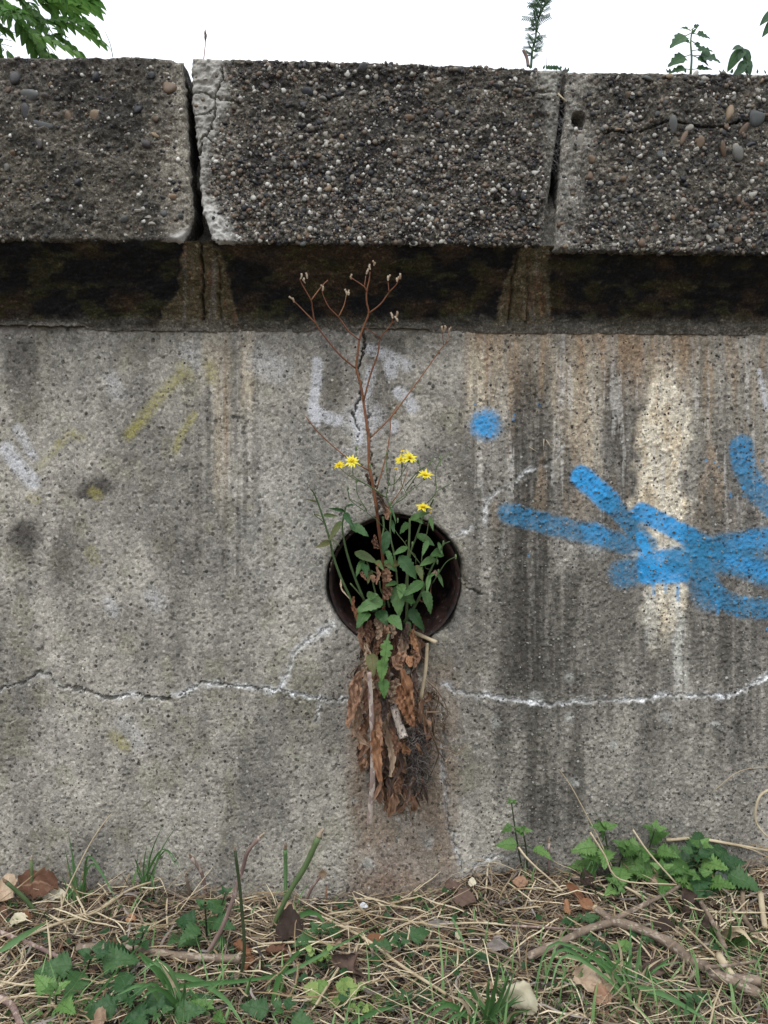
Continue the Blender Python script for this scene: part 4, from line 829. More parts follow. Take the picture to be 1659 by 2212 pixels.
for k, (a, b, w, sh, mt) in enumerate(LV):
    y = -.05-.035*rng.random() if a[1] < 1300 else -.075
    pa = P(*c4(*a), y+.015); pb = P(*c4(*b), y-.012*rng.random()); L = np.linalg.norm(pb-pa)*1.04
    g_ = leaf_geo(L, w*(1.3 if sh != 'blade' else 1)*.2333/1750, 14, sh, rng.choice([.08, .16, .24]), rng.uniform(.3, 1.1), rng.uniform(.1, .4), .11, k)
    MB().add(*place(g_, frame(pa, pb-pa, (rng.uniform(-.35, .35), -1, rng.uniform(.1, .8))))).build('leaf', M[mt], fw)
# long toothed leaf hanging below
ll = line([(760, 1240), (735, 1340), (715, 1460), (690, 1560), (690, 1640), (700, 1760), (715, 1835)], c4, -.06, -.095)
gl([(760, 1230), (730, 1350), (715, 1450)], c4, -.06, -.08, .0018, .0014)
for (a, b, w, lb) in (((740, 1300), (712, 1560), 130, 4), ((695, 1480), (690, 1690), 110, 0), ((705, 1660), (716, 1845), 105, 0)):
    pa = P(*c4(*a), -.085); pb = P(*c4(*b), -.095)
    MB().add(*place(leaf_geo(np.linalg.norm(pb-pa), w*.2333/1750, 16, 'ovate', .22, .2, .3, .06, 7, lb), frame(pa, pb-pa, (.1, -1, .2)))).build('leaf', M['nettle'], fw)
def flower(x, y, rx, ry, tilt, f=c3, orange=False):
    p = P(*f(x, y), -.084); rr = rx*.2667/1780
    n = np.array([tilt[0], -tilt[1], tilt[2]]); n /= np.linalg.norm(n); a = np.cross(n, (0, 0, 1)); a /= np.linalg.norm(a); b = np.cross(n, a)
    fl = MB()
    for j in range(14):
        t = 6.283*j/14+rng.uniform(-.2, .2); d = a*math.cos(t)+b*math.sin(t)
        q = n*rng.uniform(.2, .75)+d; g_ = leaf_geo(rr*rng.uniform(.8, 1.22), rr*.40, 5, 'blade', 0, rng.uniform(.2, .9), .2, .05, j)
        fl.add(*place(g_, frame(p+d*rr*.08, q, n)))
    for j in range(9):
        t = 6.283*j/9+.3; d = a*math.cos(t)+b*math.sin(t); fl.add(*place(leaf_geo(rr*.55, rr*.2, 4, 'blade', 0, .2, .2, 0, j), frame(p, n*.8+d*.8, n)))
    o = fl.build('flower', M['floret' if orange else 'petal'], fw)
    ct = MB()
    for j in range(14):
        t = rng.random()*6.28; d = (a*math.cos(t)+b*math.sin(t))*rr*.22*rng.random(); ct.add(*tube([p+d, p+d*1.3+n*rr*.3], rr*.035, rr*.03, 4, 1))
    o['_o'] = list(fw.location); c = ct.build('stamens', M['floret'], o); del o['_o']
    cup_ = MB().add(*tube([p-n*rr*.55, p-n*rr*.3, p-n*rr*.02], rr*.12, rr*.22, 7, 2)); o['_o'] = list(fw.location); cup_.build('flower_cup', M['stem'], o); del o['_o']
flower(570, 1668, 66, 45, (.1, .75, .9)); flower(465, 1697, 46, 40, (-.3, .8, .8)); flower(968, 1650, 46, 40, (-.5, .8, .6)); flower(1038, 1638, 68, 45, (.2, .7, .8)); flower(1160, 1778, 68, 38, (.1, .55, 1)); flower(1145, 2037, 64, 38, (0, .55, 1))
flower(980, 1582, 20, 20, (0, .5, 1), orange=True); flower(928, 1722, 18, 20, (0, .5, 1), orange=True); flower(1205, 2072, 16, 20, (0, .5, 1), orange=True)

# ---------------- dead foliage spilling from the pipe
dc = empty('dried_leaf_clump', P(*c5(800, 0), -.03), 'clump of withered brown leaves hanging from the pipe down the wall', 'dead plant')
spec = [([(520, 150), (430, 280), (420, 480), (390, 620), (378, 695)], 70, 'dead'), ([(560, 170), (545, 330), (480, 560), (440, 700), (490, 800), (585, 868)], 66, 'dead_pale'), ([(835, 240), (800, 330), (780, 400), (812, 468)], 105, 'dead_pale'), ([(880, 150), (930, 370), (940, 560), (978, 685)], 100, 'dead_orange'), ([(730, 480), (735, 700), (785, 950), (768, 1150)], 64, 'dead_pale'), ([(650, 640), (640, 900), (680, 1190)], 92, 'dead_orange'),
        ([(720, 560), (690, 750), (720, 980)], 60, 'dead'), ([(600, 200), (560, 380), (530, 540)], 56, 'dead'), ([(640, 330), (650, 450), (665, 580)], 80, 'dead'), ([(900, 0), (830, 90), (880, 150)], 90, 'dead'), ([(950, 30), (945, 80), (960, 130)], 60, 'dead_orange'), ([(480, 200), (460, 380), (470, 500)], 70, 'dead'), ([(700, 350), (720, 520), (700, 640)], 60, 'dead_dark'),
        ([(860, 300), (870, 450), (890, 560)], 70, 'dead_orange'), ([(620, 420), (600, 620), (640, 760)], 60, 'dead'), ([(770, 700), (830, 860), (820, 960)], 60, 'dead'), ([(870, 850), (920, 900), (950, 940)], 60, 'dead_orange'), ([(840, 1180), (850, 1240), (860, 1300)], 50, 'dead'), ([(670, 560), (660, 700), (690, 860)], 60, 'dead'), ([(800, 560), (790, 700), (840, 800)], 60, 'dead_dark'), ([(1000, 180), (990, 300), (1010, 420)], 70, 'dead_dark'), ([(930, 200), (950, 300), (920, 420)], 60, 'dead'), ([(540, 230), (600, 300), (620, 330)], 50, 'dead_pale'), ([(510, 330), (500, 450), (540, 560)], 50, 'dead_pale')]
for k, (pts, w, m) in enumerate(spec):
    yb = -.058-.03*rng.random()
    MB().add(*ribbon(line(pts, c5, yb, yb-.012), w*1.12*.2333/1600, .36, k, 8)).build('dry_leaf', M[m], dc)
spec4 = [([(510, 1160), (495, 1290), (545, 1390), (600, 1440)], 56), ([(640, 1090), (665, 1200), (650, 1300)], 70), ([(740, 1170), (735, 1260), (760, 1330)], 70), ([(790, 1130), (795, 1220), (785, 1290)], 60), ([(905, 1200), (880, 1400), (850, 1530)], 80), ([(975, 1200), (985, 1330), (1040, 1440)], 60), ([(590, 1120), (560, 1220), (600, 1300)], 60), ([(690, 1280), (650, 1380), (640, 1440)], 70), ([(830, 1250), (800, 1400), (790, 1560)], 70), ([(540, 1330), (560, 1480), (520, 1600)], 60), ([(930, 1150), (910, 1250), (930, 1340)], 60), ([(430, 900), (425, 980), (450, 1060), (470, 1150)], 36), ([(310, 740), (320, 830), (390, 920)], 14), ([(520, 700), (500, 680), (530, 730), (550, 750)], 30), ([(1030, 900), (1060, 945), (1130, 890), (1150, 780)], 12), ([(1180, 660), (1200, 720)], 40), ([(1000, 1090), (990, 1190), (970, 1270)], 12), ([(700, 1110), (720, 1180), (700, 1230)], 56), ([(560, 1180), (600, 1250), (560, 1340)], 50), ([(860, 1320), (900, 1380), (930, 1480)], 60), ([(960, 1400), (1010, 1460), (990, 1560)], 70)]
for k, (pts, w) in enumerate(spec4):
    yb = -.03-.03*rng.random()
    MB().add(*ribbon(line(pts, c4, yb, yb-.01), w*.2333/1600, .4, k+90, 8)).build('dry_leaf', M[rng.choice(['dead', 'dead', 'dead_orange', 'dead_dark', 'dead_pale'])], dc)
mb = MB(); mb2 = MB()
for i in range(150):                          # small curled fragments and shreds filling the clump
    t = rng.random()**.8; py = 1340+ (1715-1340)*t; hw = np.interp(py, [1340, 1400, 1470, 1540, 1620, 1720], [66, 62, 74, 84, 70, 46]); cx = np.interp(py, [1340, 1470, 1600, 1720], [843, 845, 850, 865])
    px = cx+rng.uniform(-1, 1)*hw; yy = -.008-.05*rng.random(); a = P(px, py, yy); L = rng.uniform(.01, .035)
    pts = [a, a+np.array([rng.uniform(-.006, .006), rng.uniform(-.008, .008), -L*.5]), a+np.array([rng.uniform(-.01, .01), rng.uniform(-.01, .01), -L])]
    (mb if rng.random() < .5 else mb2).add(*ribbon(pts, rng.uniform(.004, .012), .5, i, 3))
o = mb.build('leaf_shreds', M['dead'], dc); o['kind'] = 'stuff'; o = mb2.build('leaf_shreds', M['dead_dark'], dc); o['kind'] = 'stuff'
mb = MB()                                      # core of matted roots behind the leaves
for i in range(260):
    py = 1370+rng.random()*300; cx = np.interp(py, [1370, 1470, 1600, 1720], [845, 850, 865, 895]); px = cx+rng.gauss(0, 34); a = P(px, py, -.003-.03*rng.random())
    pts = [a]; 
    for _ in range(4): a = a+np.array([rng.gauss(0, .006), rng.gauss(0, .003), -rng.uniform(.002, .012)]); pts.append(a)
    for p in pts: p[1] = min(p[1], -.003)
    mb.add(*tube(pts, rng.uniform(.0004, .0011), .0003, 4, 2, cap=False))
o = mb.build('root_mat', M['paleroot'], dc); o['kind'] = 'stuff'
rm = MB()
for i in range(420):                           # grey fibrous tangle
    s = rng.random(); cx, cy = c5(np.interp(s, [0, .35, .7, 1], [1010, 1040, 1030, 1035])+rng.gauss(0, 24), 700+s*520); a = P(cx, cy, -.02-.035*rng.random()); pts = [a]
    th = rng.random()*6.28
    for _ in range(5): th += rng.gauss(0, .8); a = a+np.array([math.cos(th)*.004, rng.gauss(0, .002), math.sin(th)*.004-.001]); pts.append(a)
    rm.add(*tube(pts, rng.uniform(.0003, .0007), .0002, 3, 2, cap=False))
o = rm.build('fibrous_root_tangle', M['fibre'], origin=P(*c5(1030, 900), -.03)); tag(o, 'dark grey tangle of fibrous roots right of the pale stub in the dead clump', 'roots')
for pts, nm, mt, r0, r1, y0, y1, lb, ct in (
    ([(575, 190), (588, 400), (600, 700), (606, 900), (605, 1200), (590, 1400), (575, 1590)], 'stick', 'pale_bark', .0026, .0038, -.112, -.030, 'long straight purplish brown stick hanging down left of the dead leaves', 'stick'),
    ([(770, 380), (800, 500), (830, 600), (870, 720), (895, 790)], 'bark_stub', 'birch', .0046, .0056, -.070, -.086, 'short thick stub with peeling white and dark bark amid the dead leaves', 'stick'),
    ([(1110, -90), (1108, 0), (1090, 200), (1050, 430)], 'dry_stalk', 'straw', .0022, .0026, -.04, -.045, 'upright hollow tan stalk at the right of the dead clump', 'dry stalk')):
    o = MB().add(*tube(line(pts, c5, y0, y1), r0, r1, 10, 5, .18)).build(nm, M[mt], origin=P(*c5(*pts[-1]), y1)); tag(o, lb, ct)
o = MB().add(*tube(line([(960, 1220), (1060, 1265), (1195, 1325)], c4, -.03, -.06), .0022, .0026, 9, 4, .15)).build('dry_stalk', M['straw'], origin=P(*c4(1195, 1325), -.05)); tag(o, 'short tan hollow stalk poking out sideways at the lower right of the pipe', 'dry stalk')
mb = MB()
for pts in ([(800, 1180), (760, 1300), (620, 1390), (540, 1425)], [(860, 1300), (940, 1430), (960, 1500), (975, 1600)], [(1100, 250), (1220, 370), (1300, 540), (1260, 650)], [(1100, 530), (1110, 700), (1150, 850), (1330, 910), (1390, 940), (1460, 860)], [(1160, 600), (1190, 850), (1280, 1010)], [(1090, 450), (1210, 450)], [(1110, 550), (1280, 548)], [(800, 1290), (780, 1400)], [(850, 1300), (845, 1430)], [(1210, 390), (1215, 450), (1170, 580)], [(900, 970), (930, 1150), (880, 1270)], [(840, 920), (820, 1180), (790, 1280)], [(850, 760), (830, 1000), (830, 1200)], [(985, 1240), (992, 1330)], [(1280, 1010), (1340, 930)], [(1100, 1080), (1100, 1190)], [(1130, 700), (1210, 900), (1200, 1000), (1100, 1220)]):
    mb.add(*tube(line(pts, c5, -.05, -.010), .0011, .0006, 5, 4, .5))
for i in range(60):
    cx, cy = rng.choice([(850, 1210), (770, 1450), (850, 1440), (1180, 400), (1270, 640)]); a = P(*c5(cx+rng.gauss(0, 25), cy+rng.gauss(0, 30)), -.012); pts = [a]
    for _ in range(3): a = a+nr.randn(3)*[.004, .002, .004]; a[1] = min(a[1], -.003); pts.append(a)
    mb.add(*tube(pts, .0005, .0003, 4, 2))
o = mb.build('trailing_roots', M['paleroot'], dc); o['kind'] = 'stuff'

# ============================================================ NETTLES AND SMALL WEEDS
def share_leaf(name, mats, **kw):
    out = []
    for s in range(4):
        g_ = leaf_geo(1.0, kw.get('w', .66), kw.get('n', 20), kw.get('shape', 'heart'), kw.get('serr', .42), kw.get('bend', .6)*(.6+.3*s), .22, .10, s+5)
        d = {}
        for m in mats:
            me = bpy.data.meshes.new(name); me.from_pydata(g_[0].tolist(), [], g_[1]); at = me.attributes.new('lv', 'FLOAT_VECTOR', 'POINT'); at.data.foreach_set('vector', g_[2].astype(np.float32).ravel())
            me.polygons.foreach_set('use_smooth', [True]*len(me.polygons)); me.materials.append(M[m]); d[m] = me
        out.append(d)
    return out
NL = share_leaf('leaf', ['nettle', 'nettle_dark'])
from mathutils import Matrix
def put_leaf(meshset, mat, b, d, nrm, L, par, name='leaf', wid=1.0):
    o = bpy.data.objects.new(name, rng.choice(meshset)[mat]); COL.objects.link(o); o.parent = par
    _, Fm = frame(b, d, nrm); m = Matrix(((*(Fm[0]*L), 0), (*(Fm[1]*L*wid), 0), (*(Fm[2]*L), 0), (0, 0, 0, 1))).transposed()
    m.translation = Vector(b)-par.location; o.matrix_local = m
    return o
def nettle(px, py, tx, ty, L, lb, mat='nettle', tiers=3, spread=.9, cat='nettle', dy=-.02, onwall=False, group='nettles growing along the foot of the wall'):
    if px > 1100: L *= 1.05
    if px < 500: L *= .8
    if px > 1100: tx += 2; ty -= 4
    b = PG(px, py); Y = b[1]; t = P(tx, ty, min(Y+dy, -.02)); e = empty('nettle', b, lb, cat, group)
    mid = (b+t)/2+np.array([rng.gauss(0, .004), rng.gauss(0, .003), 0]); st = smoothline([b-np.array([0, 0, .012]), mid, t], 6)
    MB().add(*tube([b-np.array([0, 0, .012]), mid, t], .0014, .0009, 6, 5)).build('stem', M['stem_dark'], e)
    ph = rng.random()*3
    for k in range(tiers):
        s = 1-.32*k if tiers > 1 else 1; q = st[max(1, int((len(st)-1)*s))]; LL_ = L*(.55+.5*min(1, k+.0)/1) if k == 0 else L*rng.uniform(.9, 1.15)
        a0 = ph+k*1.57
        for j in range(4 if k == 0 or L > .03 else 2):
            a = a0+j*(math.pi if k and L <= .03 else math.pi/2)+rng.gauss(0, .2)
            d = np.array([math.cos(a)*spread, math.sin(a)*.8-.15, rng.uniform(-.15, .35)+(.35 if k == 0 else 0)])
            pet = q+d/np.linalg.norm(d)*LL_*(.16 if k == 0 else .4); pet[1] = min(pet[1], -.006)
            tip = pet+d/np.linalg.norm(d)*LL_
            if tip[1] > -.004: d[1] -= (tip[1]+.006)/LL_
            if k: MB().add(*tube([q, pet], .0007, .0006, 4, 2)).build('petiole', M['stem'], e)
            put_leaf(NL, mat, pet, d, (rng.gauss(0, .2), -.75, 1), LL_*(.8 if k == 0 else 1), e)
    return e
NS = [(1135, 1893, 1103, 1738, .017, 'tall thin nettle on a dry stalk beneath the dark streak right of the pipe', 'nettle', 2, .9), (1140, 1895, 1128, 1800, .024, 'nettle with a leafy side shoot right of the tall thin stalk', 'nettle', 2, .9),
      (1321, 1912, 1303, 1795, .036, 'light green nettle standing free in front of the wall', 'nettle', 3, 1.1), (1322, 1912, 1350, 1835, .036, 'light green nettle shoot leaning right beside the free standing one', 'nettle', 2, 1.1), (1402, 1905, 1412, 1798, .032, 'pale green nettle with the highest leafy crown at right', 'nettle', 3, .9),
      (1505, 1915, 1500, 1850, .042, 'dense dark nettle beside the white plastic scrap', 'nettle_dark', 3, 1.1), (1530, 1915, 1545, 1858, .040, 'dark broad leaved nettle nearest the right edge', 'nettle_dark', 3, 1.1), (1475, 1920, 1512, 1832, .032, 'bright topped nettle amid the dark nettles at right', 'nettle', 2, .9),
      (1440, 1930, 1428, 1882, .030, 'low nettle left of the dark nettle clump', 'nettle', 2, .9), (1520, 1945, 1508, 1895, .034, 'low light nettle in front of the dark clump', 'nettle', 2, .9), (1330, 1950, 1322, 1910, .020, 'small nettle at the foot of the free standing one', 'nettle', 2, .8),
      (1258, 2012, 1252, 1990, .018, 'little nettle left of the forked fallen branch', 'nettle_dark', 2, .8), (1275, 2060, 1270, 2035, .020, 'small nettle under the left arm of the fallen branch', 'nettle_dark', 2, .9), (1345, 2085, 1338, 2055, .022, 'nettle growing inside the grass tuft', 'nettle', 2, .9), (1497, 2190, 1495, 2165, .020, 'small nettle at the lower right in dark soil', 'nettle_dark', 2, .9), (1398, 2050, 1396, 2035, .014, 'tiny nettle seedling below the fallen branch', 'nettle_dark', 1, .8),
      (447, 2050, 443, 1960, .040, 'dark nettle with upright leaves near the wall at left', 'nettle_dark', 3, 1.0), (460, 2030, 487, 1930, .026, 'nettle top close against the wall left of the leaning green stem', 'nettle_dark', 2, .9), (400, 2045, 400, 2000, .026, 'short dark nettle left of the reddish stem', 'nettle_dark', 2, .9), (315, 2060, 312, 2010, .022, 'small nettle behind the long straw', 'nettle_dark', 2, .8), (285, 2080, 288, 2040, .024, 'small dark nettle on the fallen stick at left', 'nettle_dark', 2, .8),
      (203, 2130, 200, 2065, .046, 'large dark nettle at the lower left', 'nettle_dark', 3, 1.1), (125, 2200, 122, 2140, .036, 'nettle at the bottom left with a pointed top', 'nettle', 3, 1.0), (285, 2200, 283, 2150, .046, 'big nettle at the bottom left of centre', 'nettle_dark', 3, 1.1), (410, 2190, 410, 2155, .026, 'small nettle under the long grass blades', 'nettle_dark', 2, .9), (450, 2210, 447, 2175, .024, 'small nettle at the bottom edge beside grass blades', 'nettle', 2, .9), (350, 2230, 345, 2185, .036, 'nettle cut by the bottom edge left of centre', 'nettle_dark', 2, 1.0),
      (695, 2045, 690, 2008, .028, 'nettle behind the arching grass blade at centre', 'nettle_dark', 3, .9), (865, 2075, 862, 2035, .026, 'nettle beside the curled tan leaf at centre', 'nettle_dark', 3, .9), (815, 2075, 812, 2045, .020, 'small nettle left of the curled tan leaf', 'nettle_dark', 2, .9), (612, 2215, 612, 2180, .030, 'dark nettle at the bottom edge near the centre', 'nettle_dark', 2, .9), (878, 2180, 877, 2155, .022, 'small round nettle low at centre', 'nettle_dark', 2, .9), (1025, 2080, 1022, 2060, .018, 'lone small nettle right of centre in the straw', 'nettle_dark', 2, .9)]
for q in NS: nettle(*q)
GL = share_leaf('leaf', ['geranium', 'grass_obj'], w=1.0, n=10, shape='ovate', serr=.35, bend=.3)
def seedling(px, py, h, L, n, lb, nm='seedling', mat='geranium'):
    b = PG(px, py); b[1] = min(b[1], -.012); e = empty(nm, b, lb, 'small plant')
    for k in range(n):
        a = 6.283*k/n+rng.random(); t = b+np.array([math.cos(a)*L*.9, min(0, math.sin(a)*L*.5)-.002, h*rng.uniform(.5, 1)])
        MB().add(*tube([b, (b+t)/2+[0, 0, h*.15], t], .0006, .0005, 4, 3)).build('stem', M['stem'], e)
        put_leaf(GL, mat, t, (math.cos(a), math.sin(a)*.5-.2, .2), (0, -1, .7), L*rng.uniform(.8, 1.1), e)
seedling(880, 1948, .016, .014, 8, 'lime green scalloped seedling against the wall base below the pipe'); seedling(826, 1962, .010, .010, 6, 'smaller lime green seedling left of the scalloped one'); seedling(828, 2035, .012, .012, 5, 'light green seedling in the litter below the wall base seedlings')
seedling(715, 2175, .02, .016, 9, 'pale lime cranesbill plant at the bottom centre'); seedling(690, 2100, .03, .009, 8, 'pale cranesbill with seed pods left of the brown tuft'); seedling(760, 2160, .02, .010, 8, 'faded cranesbill plant at bottom centre beside straw'); seedling(845, 2175, .012, .012, 6, 'fresh green seedling at the bottom, right of the cranesbill'); seedling(780, 2195, .015, .010, 7, 'yellow green cranesbill cut by the bottom edge')

# ============================================================ GRASS
def blade(pts, w, mat, name, par=None, lb=None, cat=None, group=None, lift=None):
    p = smoothline(pts, 5); m = len(p); V = []; A = []
    for i, c in enumerate(p):
        t = p[min(i+1, m-1)]-p[max(i-1, 0)]; t /= np.linalg.norm(t)+1e-9; s = i/(m-1); a = np.cross(t, (0.1, -1, .35)); a /= np.linalg.norm(a)+1e-9; nn = np.cross(a, t)
        ww = w*min(1, .5+s*3)*(1-s**2.5)+.0002
        for u in (-1, 0, 1): V.append(c+a*u*ww/2+nn*(abs(u)*ww*.18)); A.append((s, abs(u), 1))
    F = [(i*3+j, (i+1)*3+j, (i+1)*3+j+1, i*3+j+1) for i in range(m-1) for j in range(2)]
    o = MB().add(V, F, np.array(A)).build(name, mat, par, origin=None if par else p[0])
    if lb: tag(o, lb, cat, group)
    return o
def tuft(bx, by, tips, w, lb, mat='grass_obj', cat='grass tuft'):
    b = PG(bx, by); e = empty('grass_tuft', b, lb, cat)
    for (tx, ty, mx_, my_) in tips:
        y = b[1]+rng.uniform(-.05, .02); y = min(y, -.01); s = b+np.array([rng.gauss(0, .006), rng.gauss(0, .004), -.005])
        blade([s, P(mx_, my_, (y+b[1])/2), P(tx, ty, y)], w*rng.uniform(.7, 1.15), M[mat], 'blade', e)
        for q in range(2 if w > .004 else 1):
            j1, j2 = rng.gauss(0, 22), rng.gauss(0, 22); s2 = s+np.array([rng.gauss(0, .012), rng.gauss(0, .006), 0]); blade([s2, P(mx_+j1*.6, my_+j2*.5, (y+b[1])/2), P(tx+j1, ty+abs(j2), y-.004)], w*rng.uniform(.4, .9), M[mat if rng.random() < .72 else 'straw'], 'blade', e)
    return e
tuft(1362, 2150, [(1362, 1995, 1360, 2080), (1240, 2140, 1290, 2055), (1345, 2072, 1325, 2100), (1450, 2130, 1420, 2120), (1280, 2060, 1300, 2090), (1400, 2080, 1390, 2120), (1310, 2180, 1330, 2140), (1430, 2190, 1410, 2150), (1170, 2135, 1220, 2050), (1560, 2215, 1450, 2150), (1250, 2190, 1310, 2150), (1330, 2050, 1345, 2100), (1460, 2060, 1410, 2100), (1385, 2030, 1375, 2090), (1520, 2200, 1440, 2160), (1290, 2210, 1330, 2180)], .0046, 'bright green grass tuft with arching blades left of the fallen branch')
tuft(1060, 2225, [(985, 2140, 1020, 2170), (1005, 2120, 1030, 2160), (940, 2215, 990, 2180), (1080, 2080, 1065, 2150), (1120, 2150, 1090, 2180), (1055, 2110, 1055, 2160), (1000, 2220, 1030, 2200), (1100, 2090, 1080, 2160), (1150, 2180, 1110, 2190), (900, 2225, 970, 2170)], .005, 'green grass tuft at the bottom edge right of centre')
tuft(165, 1965, [(148, 1800, 162, 1890), (155, 1850, 160, 1900), (245, 1925, 190, 1850), (150, 1950, 150, 1920), (178, 1885, 172, 1920), (140, 1830, 155, 1900), (205, 1920, 185, 1935)], .0030, 'thin green grass tuft against the wall at left')
tuft(305, 1925, [(352, 1780, 325, 1850), (345, 1835, 325, 1870), (385, 1880, 350, 1835), (325, 1830, 315, 1880), (335, 1925, 325, 1890), (318, 1822, 310, 1880)], .0024, 'fine grass tuft on the litter heap by the wall')
tuft(1265, 1925, [(1290, 1850, 1275, 1890), (1270, 1835, 1268, 1880), (1302, 1850, 1285, 1885), (1255, 1865, 1260, 1895)], .0026, 'dark thin grass between the nettles at right')
tuft(1565, 2060, [(1530, 1995, 1545, 2030), (1655, 2005, 1600, 2025), (1580, 1990, 1570, 2030), (1640, 2030, 1600, 2040), (1545, 2050, 1550, 2052)], .008, 'grey green broad leaved rosette at the right edge', 'leaf', 'rosette')
tuft(390, 2215, [(300, 2060, 350, 2110), (330, 2062, 370, 2130), (440, 2180, 420, 2150), (400, 2120, 395, 2160), (250, 2150, 320, 2130)], .006, 'broad bending grass blades at the bottom left of centre')
for pts, w, lb in (([g2(0, 1040), g2(200, 1000), g2(500, 840), g2(830, 665)], .004, 'long green stem crossing the litter to a brown tip at centre'), ([g2(155, 685), g2(300, 620), g2(400, 620), g2(480, 740)], .0065, 'broad green blade arching over beside the leaning stem'), ([g1(900, 870), g1(1040, 1000), g1(1130, 1160), g1(1210, 1327)], .008, 'wide bent green blade pointing down at lower left'), ([g1(1080, 1000), g1(1290, 1050), g1(1470, 1180), g1(1560, 1327)], .006, 'curved green blade sweeping to the bottom edge'),
                   ([g2(100, 1200), g2(160, 1010), g2(280, 860), g2(440, 780)], .006, 'yellowing arched blade at bottom centre'), ([g1(1000, 1120), g1(1200, 1080), g1(1659, 1040), g2(240, 970)], .005, 'long green blade lying level across the litter'), ([g1(0, 860), g1(150, 760), g1(310, 665)], .007, 'flat green blade at the left edge'), ([g1(540, 1250), g1(700, 1060), g1(880, 850), g1(1020, 760)], .0025, 'thin yellow green stem slanting up at lower left'), ([g2(1270, 640), g2(1340, 800), g2(1400, 1000)], .003, 'thin upright green blade right of centre'),
                   ([g3(820, 1090), g3(1000, 1150), g3(1300, 1327)], .006, 'long green blade running to the bottom right'), ([g2(620, 1327), g2(800, 1240), g2(900, 1230)], .005, 'green blade at the bottom edge near the cranesbill')):
    w3 = []
    for i, q in enumerate(pts): p_ = PG(*q, lift=.024+.006*math.sin(i)); p_[2] += .001; w3.append(p_)
    blade(w3, w, M['grass_obj'], 'long_grass', None, lb, 'grass blade')

# ============================================================ CUT STEMS, STICKS, STRAWS
def stem_thing(pts, r0, r1, mat, name, lb, cat, lift=.01, upright=None, k=8, end=None, wob=.15):
    w3 = []
    if upright is not None:
        b = PG(*pts[0]); 
        for i, q in enumerate(pts): w3.append(P(*q, min(b[1]+upright*i/max(1, len(pts)-1), -.006)))
        w3[0] = w3[0]-np.array([0, 0, .01])
    else:
        for q in pts: p_ = PG(*q, lift=lift); w3.append(p_)
    if end:
        e = empty(name, w3[0], lb, cat); MB().add(*tube(w3, r0, r1, k, 5, wob)).build('shaft', M[mat], e)
        d = w3[-1]-w3[-2]; d /= np.linalg.norm(d); MB().add(*tube([w3[-1], w3[-1]+d*r1*1.5, w3[-1]+d*r1*3.5+np.array([r1*.4, 0, 0])], r1*.95, r1*.45, 6, 2, .4)).build('cut_end', M[end], e); return e
    o = MB().add(*tube(w3, r0, r1, k, 5, wob)).build(name, M[mat], origin=w3[0]); return tag(o, lb, cat)
ST = [([(72, 1960), (68, 1858)], .0022, .0020, 'stem', 'upright pale green cut stem at the far left'), ([(100, 1983), (55, 1943), (14, 1906)], .003, .0024, 'stem', 'cut green stem leaning left at the far left'), ([(190, 1942), (180, 1898)], .003, .003, 'branch', 'short tan stump of a stem beside the thin grass tuft'), ([(447, 1935), (437, 1890), (413, 1852)], .0022, .0022, 'bark', 'reddish broken stem leaning left near the wall'), ([(417, 1945), (402, 1893)], .002, .0018, 'branch', 'short grey cut stem left of the reddish broken one'),
      ([(500, 2147), (527, 2070), (520, 1940), (508, 1838)], .0018, .0016, 'stem_dark', 'tall dark green upright stem in front of the wall'), ([(413, 2093), (480, 2003), (523, 1880), (535, 1840), (562, 1808)], .0026, .0020, 'bark', 'long curved red brown stem with a split tip'), ([(573, 2023), (620, 1937), (660, 1870), (688, 1808)], .0030, .0036, 'stem', 'thick grey green cut stem leaning right at centre left'), ([(616, 1937), (617, 1880), (616, 1835)], .0022, .0028, 'grass_obj', 'short upright green cut blade beside the thick leaning stem'), ([(1186, 1888), (1186, 1820)], .0020, .0020, 'bark', 'short dark brown upright stump right of the tall thin nettle'),
      ([(648, 1968), (670, 1925), (693, 1892)], .0022, .0018, 'bark', 'brown stalk topped by a pale star shaped seed head')]
for pts, r0, r1, m, lb in ST: stem_thing(pts, r0, r1, m, 'cut_stalk' if 'seed head' not in lb else 'seed_stalk', lb, 'cut stem' if 'seed head' not in lb else 'seed stalk', upright=-.02, end='seed' if 'seed head' not in lb else None)
e = [o for o in COL.objects if o.name.startswith('seed_stalk')][0]; p0 = P(697, 1886, -.03)
mb = MB()
for j in range(16):
    a = 6.283*j/16; d = np.array([math.cos(a), -.4, math.sin(a)]); mb.add(*place(leaf_geo(.008, .0018, 4, 'lance', 0, .2, .2, 0, j), frame(p0, d, (0, -1, 0))))
hd = mb.build('seed_head', M['seed'], origin=np.array(e.location)); hd.location = (0, 0, 0); hd.parent = e
# forked fallen branch
fbp = lambda L, lift=.016: [PG(*g3(*q), lift=lift) for q in L]
e = empty('fallen_branch', PG(*g3(640, 660)), 'forked grey brown branch lying on the litter at right', 'branch')
for pts, r0, r1, nm in (([(640, 660), (800, 700), (1000, 790), (1100, 870), (1170, 925)], .0054, .0062, 'limb'), ([(1240, 950), (1330, 1010), (1430, 1050), (1600, 1130)], .0062, .0052, 'limb'), ([(1165, 920), (1250, 955)], .0055, .0058, 'limb'), ([(650, 665), (480, 715), (350, 780), (100, 890)], .0050, .0042, 'limb'), ([(640, 655), (590, 610), (545, 578)], .0045, .0042, 'stub'), ([(660, 650), (860, 550), (1000, 480), (1090, 430)], .0030, .0024, 'twig'), ([(1380, 830), (1270, 610), (1200, 500), (1160, 410)], .0028, .0024, 'twig'), ([(1250, 960), (1400, 945), (1590, 920)], .0022, .0016, 'twig'), ([(1220, 930), (1150, 1040)], .0030, .002, 'twig')):
    MB().add(*tube(fbp(pts, .023 if nm != 'twig' else .026), r0, r1, 10, 5, .22)).build(nm, M['branch'], e)
